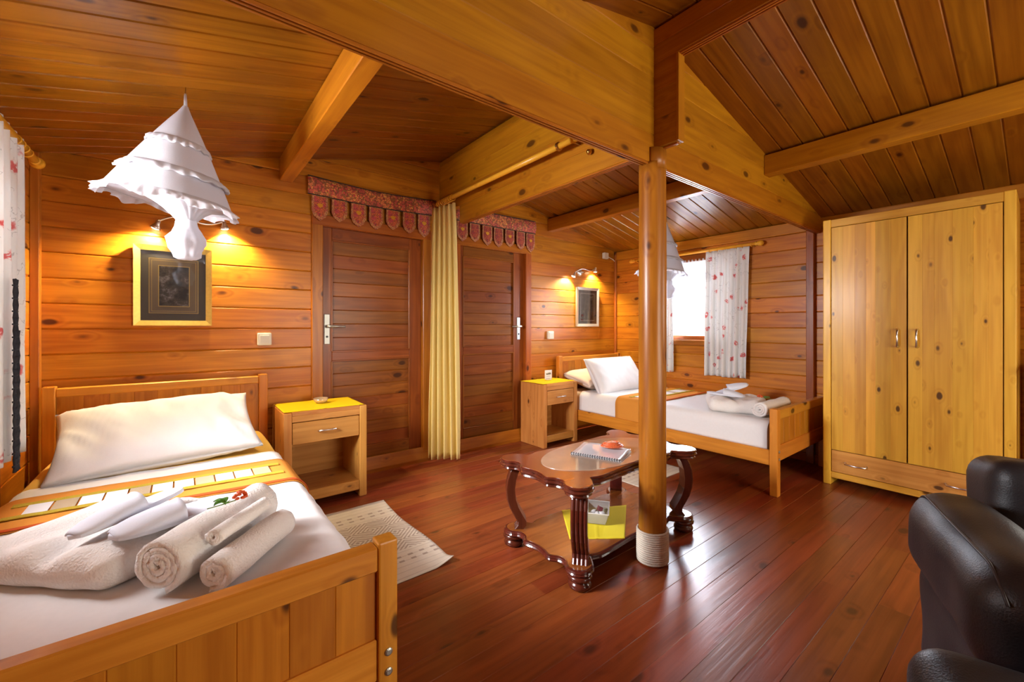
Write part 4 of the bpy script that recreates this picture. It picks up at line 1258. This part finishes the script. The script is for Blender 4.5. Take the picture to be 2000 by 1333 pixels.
def valance(lab, x0, x1, zt, zb, tabs, tw, tabz, sag, flip, tc):
    r = thing('door_valance', lab, 'valance', ((x0 + x1) / 2, YB, 0), group='embroidered door valances')
    hx = (x1 - x0) / 2; cx = (x0 + x1) / 2
    def sg(u): return -sag * math.sin(PI * u) ** 1.2
    def fn(u, v):
        belly = 0.020 * math.sin(PI * v) * (0.6 + 0.4 * math.sin(u * 9))
        return V((-hx + 2 * hx * u, -0.028 - belly, zt + sg(u) * (1 - 0.4 * v) + (zb - zt) * v))
    obj('band', thicken(gridmesh(fn, 40, 10), 0.004), BANDM, r, smooth=True)
    for v_, rr2 in ((0.0, 0.003), (1.0, 0.0035)):
        pts = [fn(k / 30, v_) + V((0, -0.003, 0)) for k in range(31)]
        obj('piping', tube(pts, rr2, 6), PIPING, r, smooth=True)
    for k, xx in enumerate(tabs):
        u = (xx - x0) / (x1 - x0); zz = zb + sg(u) * 0.6
        ht = zz - tabz - 0.012 * math.sin(k * 1.9)
        def outl(k_):
            w2 = tw / 2 * k_; h0 = ht * (0.5 + 0.5 * k_)
            top = -0.004 - (1 - k_) * ht * 0.12
            return [(-w2, top), (w2, top), (w2 * 1.02, -h0 * 0.62), (w2 * 0.72, -h0 * 0.84), (0.0, -h0), (-w2 * 0.72, -h0 * 0.84), (-w2 * 1.02, -h0 * 0.62)]
        tb = obj('tab', outline_slab(outl(1.0), 0, 0.004, 0.0012), TABB, r, (xx - cx, -0.030 + 0.004 * math.sin(k * 2.3), zz), (PI / 2, 0, 0.10 * math.sin(k * 3.1)))
        obj('tab_centre', outline_slab(outl(0.72), 0.004, 0.0062, 0.0008), tc, tb)
        if k % 2 == 0:
            pts = [(0.018 * math.cos(a) * (1 + 0.25 * math.sin(3 * a)), -ht * 0.40 + 0.015 * math.sin(a)) for a in [2 * PI * j / 14 for j in range(14)]]
            obj('motif', outline_slab(pts, 0.0062, 0.0078, 0.0004), MOTIF, tb)
    return r


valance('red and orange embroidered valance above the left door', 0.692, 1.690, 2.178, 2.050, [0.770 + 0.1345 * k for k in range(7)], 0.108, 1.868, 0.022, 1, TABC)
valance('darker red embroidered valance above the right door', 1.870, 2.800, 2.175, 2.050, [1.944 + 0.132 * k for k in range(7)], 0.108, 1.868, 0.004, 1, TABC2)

# ------------------------------------------------------------------ pictures, switches, wall lamps
def picture(lab, x0, x1, z0_, z1_, fw, fmat, mount, layers, pm, tilt):
    r = thing('framed_picture', lab, 'picture', ((x0 + x1) / 2, YB - 0.004, z0_), group='framed pictures')
    hx = (x1 - x0) / 2; H = z1_ - z0_
    def mitre(pts):
        bm = bmesh.new()
        prf = [0.0, 0.018, 0.022, 0.014]
        a = [bm.verts.new((x, -0.002, z_)) for x, z_ in pts]; b = [bm.verts.new((x, -(0.024 if i < 2 else 0.017), z_)) for i, (x, z_) in enumerate(pts)]
        for k in range(4): bm.faces.new((a[k], a[(k + 1) % 4], b[(k + 1) % 4], b[k]))
        bm.faces.new(a); bm.faces.new(b[::-1]); return bm
    o_ = [(-hx, 0), (hx, 0), (hx, H), (-hx, H)]; i_ = [(-hx + fw, fw), (hx - fw, fw), (hx - fw, H - fw), (-hx + fw, H - fw)]
    for k in range(4):
        j = (k + 1) % 4
        obj('frame_side', mitre([o_[k], o_[j], i_[j], i_[k]]), fmat, r)
    box(r, 'mount', -hx + fw, hx - fw, -0.010, -0.003, fw, H - fw, mount, 0)
    for (a, mt, dep) in layers:
        ax_, az_ = a
        box(r, 'mount_line', -hx + ax_, hx - ax_, -dep, -dep + 0.0012, az_, H - az_, mt, 0)
    a = layers[-1][0]
    box(r, 'print', -hx + a[0] + 0.004, hx - a[0] - 0.004, -0.0150, -0.0142, a[1] + 0.004, H - a[1] - 0.004, pm, 0)
    box(r, 'glass', -hx + fw, hx - fw, -0.0165, -0.0160, fw, H - fw, PICGLASS, 0)
    r.rotation_euler = (tilt, 0, 0)
    return r


goldline = plain('gold_line', (0.45, 0.30, 0.10), 0.4, 0.4)
picture('gilt framed dark picture above the near bed', -0.216, 0.146, 1.125, 1.590, 0.030, GOLD, DARKMAT,
        [((0.066, 0.072), goldline, 0.0112), ((0.069, 0.075), BROWNMAT, 0.0120), ((0.078, 0.084), goldline, 0.0124), ((0.080, 0.086), BROWNMAT, 0.0128), ((0.108, 0.112), goldline, 0.0136)],
        printmat('night_print', ((0.010, 0.010, 0.012), (0.055, 0.045, 0.04), (0.30, 0.26, 0.26)), 16, 3), 0.012)
picture('silver framed relief picture above the far nightstand side', 3.405, 3.768, 1.120, 1.555, 0.030, SILVER, plain('grey_mount', (0.13, 0.115, 0.085), 0.6),
        [((0.064, 0.062), plain('pale_line', (0.60, 0.56, 0.48), 0.5), 0.0112), ((0.074, 0.072), plain('olive_mount', (0.10, 0.085, 0.06), 0.6), 0.0122), ((0.095, 0.092), plain('olive_mount2', (0.16, 0.14, 0.09), 0.6), 0.0132)],
        printmat('relief_print', ((0.02, 0.02, 0.018), (0.11, 0.10, 0.07), (0.50, 0.46, 0.36)), 22, 8), 0.010)


def switch(lab, x, z_):
    r = thing('light_switch', lab, 'switch', (x, YB, z_), group='wall switches')
    obj('plate', bbox(-0.041, 0.041, -0.028, 0.0, -0.041, 0.041, 0.006, 2), PLASTIC, r, smooth=False)
    obj('rocker', bbox(-0.027, 0.027, -0.033, -0.027, -0.027, 0.027, 0.002), PLASTIC, r, rot=(0.06, 0, 0))
switch('cream light switch between the gilt picture and the left door', 0.430, 1.036)
switch('cream light switch beside the right door above the far nightstand', 3.020, 1.030)
jb = thing('junction_box', 'small white junction box under the ceiling in the far corner', 'junction box', (3.895, YB, 1.945))
obj('case', bbox(-0.035, 0.035, -0.04, 0, -0.035, 0.035, 0.005, 2), PLASTIC, jb)
obj('cable', tube([(0.03, -0.012, 0.0), (0.09, -0.010, -0.012), (0.15, -0.012, -0.03), (0.168, -0.02, -0.05)], 0.005, 8), PLASTIC, jb, smooth=True)


def wall_lamp(lab, base, heads, power):
    bx_, bz = base
    r = thing('wall_lamp', lab, 'lamp', (bx_, YB, bz), group='chrome twin spot wall lamps')
    obj('base', lathe([(0.002, 0), (0.040, 0), (0.040, 0.010), (0.030, 0.022), (0.010, 0.026), (0.002, 0.026)], 24), CHROME, r, (0, 0, 0), (PI / 2, 0, 0), smooth=True)
    obj('stem', tube([(0, -0.02, 0), (0, -0.055, 0.0), (0, -0.065, 0)], 0.006, 10), CHROME, r, smooth=True)
    (ax_, az_), (cx_, cz_) = [(h_[0] - bx_, h_[1] - bz) for h_ in heads]
    pts = []
    for k in range(25):
        u = k / 24; x = ax_ + (cx_ - ax_) * u
        z_ = (az_ + 0.035) + (cz_ - az_) * u + 0.022 * math.sin(2 * PI * u)
        pts.append((x, -0.068 - 0.02 * math.sin(PI * u), z_))
    obj('wavy_arm', tube(pts, 0.0055, 8), CHROME, r, smooth=True)
    for k, (hx_, hz_) in enumerate(((ax_, az_), (cx_, cz_))):
        dirv = V((-0.35 if k == 0 else 0.12, 0.25, -1.0)).normalized()
        top = V((hx_, -0.070, hz_ + 0.035))
        mt = mat_to(top, (0, -1, 0.01), -dirv)
        hd = obj('spot_head', lathe([(0.004, 0.004), (0.011, 0.0), (0.012, -0.018), (0.020, -0.034), (0.026, -0.046), (0.024, -0.046), (0.018, -0.034)], 20, cap=False), CHROME, r, mtx=mt, smooth=True)
        obj('bulb', lathe([(0.001, -0.036), (0.012, -0.037), (0.020, -0.043), (0.020, -0.047), (0.010, -0.051), (0.001, -0.052)], 16), BULB, hd, smooth=True)
        sp = bpy.data.lights.new('spot_light', 'SPOT'); sp.energy = power; sp.color = (1.0, 0.80, 0.46); sp.spot_size = math.radians(125); sp.spot_blend = 0.7; sp.shadow_soft_size = 0.012
        so = bpy.data.objects.new('spot_light', sp); COL.objects.link(so); so.parent = r
        so.matrix_local = mat_to(top + dirv * 0.056, (1, 0, 0), -(dirv + V((0, 0.05, 0))).normalized())
    return r


wall_lamp('chrome twin spot wall lamp behind the near mosquito net', (0.03, 1.735), ((-0.105, 1.690), (0.205, 1.735)), 40)
wall_lamp('chrome twin spot wall lamp above the silver framed picture', (3.47, 1.715), ((3.330, 1.665), (3.665, 1.745)), 36)

# ------------------------------------------------------------------ mosquito nets
FWD = V((math.sin(YAW), math.cos(YAW), 0))


def net(lab, x, yy, tilt, apex_drop, H, R, knot_z):
    zc = zceil(x)
    r = thing('mosquito_net', lab, 'mosquito net', (x, yy, zc), group='gathered mosquito nets')
    obj('hook', tube([(0, 0, 0.0), (0, 0, -0.02), (0.006, 0, -0.03), (0, 0, -0.036), (-0.006, 0, -0.030)], 0.0025, 6), BRASS, r, smooth=True)
    obj('strap', tube([(0, 0, -0.028), (0.001, 0.001, -apex_drop)], [0.0045, 0.0075], 8), NET, r, smooth=True)
    tm = M.Translation((0, 0, -apex_drop)) @ M.Rotation(tilt, 4, FWD)
    n = 72
    def cone(rad, z_, a):
        k = 1 + 0.025 * math.cos(4 * a + 0.6) * (1 - abs(z_ + H / 2) / H) + 0.012 * nz((math.cos(a) * 2, math.sin(a) * 2, z_ * 4), 1.5, 3)
        return rad * k, z_
    pf = [(0.009, 0.01)] + [(0.010 + (R - 0.010) * (i / 18) ** 0.93, -H * i / 18) for i in range(1, 19)]
    ca = obj('canopy', lathe(pf, n, False, cone), NET, r, mtx=tm, smooth=True)
    for fr, wd in ((0.40, 0.022), (0.72, 0.030)):
        r0 = 0.010 + (R - 0.010) * fr ** 0.93; z_ = -H * fr
        def ruf(rad, zz, a):
            f = (rad - r0) / wd
            sw = 0.4 + 0.9 * max(0.0, nz((math.cos(a), math.sin(a), 0), 1.6, fr * 40) + 0.45)
            return r0 + (rad - r0) * sw + 0.003 * f * math.sin(26 * a), z_ + zz - 0.004 * f * math.sin(17 * a)
        obj('ruffle', lathe([(r0 - 0.004, 0.012), (r0 + wd * 0.45, 0.004), (r0 + wd, -0.012), (r0 + wd * 0.9, -0.020), (r0 + wd * 0.3, -0.012)], 160, False, ruf), NET, ca, smooth=True)
    def ruf2(rad, zz, a):
        f = max(0.0, (0.010 - zz) / 0.035)
        return rad + 0.010 * f * math.sin(31 * a + 2 * nz((math.cos(a) * 3, math.sin(a) * 3, 0), 2, 1)), -H + zz - 0.012 * f * math.sin(9 * a) + 0.01 * f * nz((math.cos(a) * 4, math.sin(a) * 4, 0), 2, 5)
    obj('bottom_ruffle', lathe([(R * 0.97, 0.016), (R * 1.02, 0.006), (R * 1.07, -0.006), (R * 1.115, -0.022)], 220, False, ruf2), NET, ca, smooth=True, label='white ruffled rim')
    ring = [(R * math.cos(2 * PI * k / 48), R * math.sin(2 * PI * k / 48), -H) for k in range(48)]
    obj('hoop', tube(ring, 0.005, 6, closed=True), NET, ca, smooth=True)
    # gathered netting from the hoop down to the knot
    rot = M.Rotation(tilt, 3, FWD)
    bm = bmesh.new(); rings = []
    kz = knot_z - zc
    cb = V((0.005, -0.01, kz + 0.055))
    for i in range(13):
        f = i / 12; ringv = []
        for k in range(n):
            a = 2 * PI * k / n
            p = rot @ V((R * 0.97 * math.cos(a), R * 0.97 * math.sin(a), -H)) + V((0, 0, -apex_drop))
            qn = cb + V((0.036 * math.cos(a), 0.036 * math.sin(a), 0))
            pl = 1 + 0.07 * math.sin(24 * a) * f * (1 - f) * 3
            g_ = f ** 0.62
            pp = V(((p.x - cb.x) * (1 - g_) * pl + cb.x + (qn.x - cb.x) * g_ * pl, (p.y - cb.y) * (1 - g_) * pl + cb.y + (qn.y - cb.y) * g_ * pl, p.z * (1 - f ** 1.7) + qn.z * f ** 1.7))
            ringv.append(bm.verts.new(pp))
        rings.append(ringv)
    for A, B_ in zip(rings, rings[1:]):
        for k in range(n): bm.faces.new((A[k], A[(k + 1) % n], B_[(k + 1) % n], B_[k]))
    obj('gathered_netting', bm, NET, r, smooth=True)
    def lump(rad, z_, a):
        w_ = 1 + 0.16 * nz((math.cos(a) * 1.2, math.sin(a) * 1.2, z_ * 14), 1.8, 6) + 0.05 * math.sin(7 * a + z_ * 110)
        return rad * w_, z_
    kp = [(0.034, 0.075), (0.038, 0.050), (0.040, 0.03), (0.052, 0.01), (0.068, -0.018), (0.070, -0.040), (0.058, -0.062), (0.050, -0.080), (0.046, -0.098), (0.030, -0.108), (0.004, -0.110)]
    obj('knot', lathe(kp, 48, True, lump), NET, r, (0.005, -0.01, kz), smooth=True, label='netting tied into a knot')
    return r


net('white mosquito net gathered into a knot above the near bed', 0.012, 2.290, math.radians(9), 0.092, 0.400, 0.220, 1.515)
net('white mosquito net above the far bed behind the round post', 3.575, 2.215, math.radians(6), 0.055, 0.450, 0.212, 1.49)

# ------------------------------------------------------------------ leather armchair and footstool
ac = thing('leather_armchair', 'black leather armchair with padded arms at the right edge', 'armchair', (1.75, -0.15, 0), math.atan2(-0.36, -0.93))
def cushion(name, c_, hs, r_, seed, amp=0.012, rot=(0, 0, 0), shape=None):
    return obj(name, softbox(hs[0], hs[1], hs[2], r_, amp, 7, seed, 16, shape), LEATHER, ac, c_, rot, smooth=True)
def armshape(p):
    k = 1.0 + 0.10 * max(0, p.z / 0.24)
    return (p.x, p.y * k, p.z + 0.02 * math.cos(p.x * 4))
for s_ in (-1, 1):
    off = 0.0 if s_ < 0 else 0.0
    arm = cushion('arm', (0.0, s_ * 0.262 , 0.468), (0.315, 0.110, 0.135), 0.095, 2 + s_, 0.010)
    cushion('side_panel', (-0.02, s_ * 0.250, 0.20), (0.275, 0.085, 0.165), 0.05, 5 + s_, 0.010)
    seam = []
    for k in range(30):
        u = k / 29; x = -0.30 + 0.60 * u
        seam.append((x, s_ * 0.072, 0.121 - 0.06 * (max(0, abs(x) - 0.21) / 0.1) ** 1.6))
    obj('seam', tube(seam, 0.0034, 6), plain('dark_stitch', (0.03, 0.025, 0.028), 0.5), arm, smooth=True)
cushion('seat', (0.05, 0, 0.345), (0.30, 0.17, 0.085), 0.06, 9)
cushion('backrest', (-0.395, 0.065, 0.490), (0.115, 0.230, 0.205), 0.07, 12, 0.014, (0, math.radians(-8), 0))
cushion('back_shell', (-0.42, 0.02, 0.26), (0.06, 0.20, 0.20), 0.04, 15, 0.006)
for sx in (-0.22, 0.22):
    for sy in (-0.26, 0.26):
        obj('foot', lathe([(0.02, 0), (0.024, 0.01), (0.026, 0.045), (0.004, 0.045)], 14), BLACK, ac, (sx, sy, 0))
fs = thing('leather_footstool', 'dark leather footstool in front of the armchair at the lower right corner', 'footstool', (1.17, -0.075, 0), math.atan2(-0.36, -0.93))
obj('cushion', softbox(0.135, 0.24, 0.085, 0.07, 0.010, 7, 22, 16), LEATHER, fs, (0, 0, 0.395), smooth=True)
obj('base', softbox(0.115, 0.21, 0.12, 0.02, 0.003, 7, 25, 8), LEATHER, fs, (0, 0, 0.19), smooth=True)
for sx in (-0.08, 0.08):
    for sy in (-0.17, 0.17):
        obj('foot', lathe([(0.018, 0), (0.022, 0.01), (0.024, 0.075), (0.004, 0.075)], 14), BLACK, fs, (sx, sy, 0))

# small table with yellow cloth right of the wardrobe
st = thing('side_table', 'dark low table beside the wardrobe at the right edge', 'side table', (3.82, -0.20, 0))
box(st, 'top', -0.24, 0.24, -0.27, 0.27, 0.86, 0.89, W_door('y'), 0.004)
for sx in (-1, 1):
    for sy in (-1, 1): box(st, 'leg', sx * 0.20 - 0.02, sx * 0.20 + 0.02, sy * 0.23 - 0.02, sy * 0.23 + 0.02, 0, 0.86, W_door('z'), 0.003)
flatcloth('table_mat', 'yellow cloth on the dark low table right of the wardrobe', 'cloth', ((3.585, -0.44), (4.05, -0.44), (4.05, 0.055), (3.585, 0.055)), 0.892, YELLOWMAT, 'yellow cloths', 0.002)
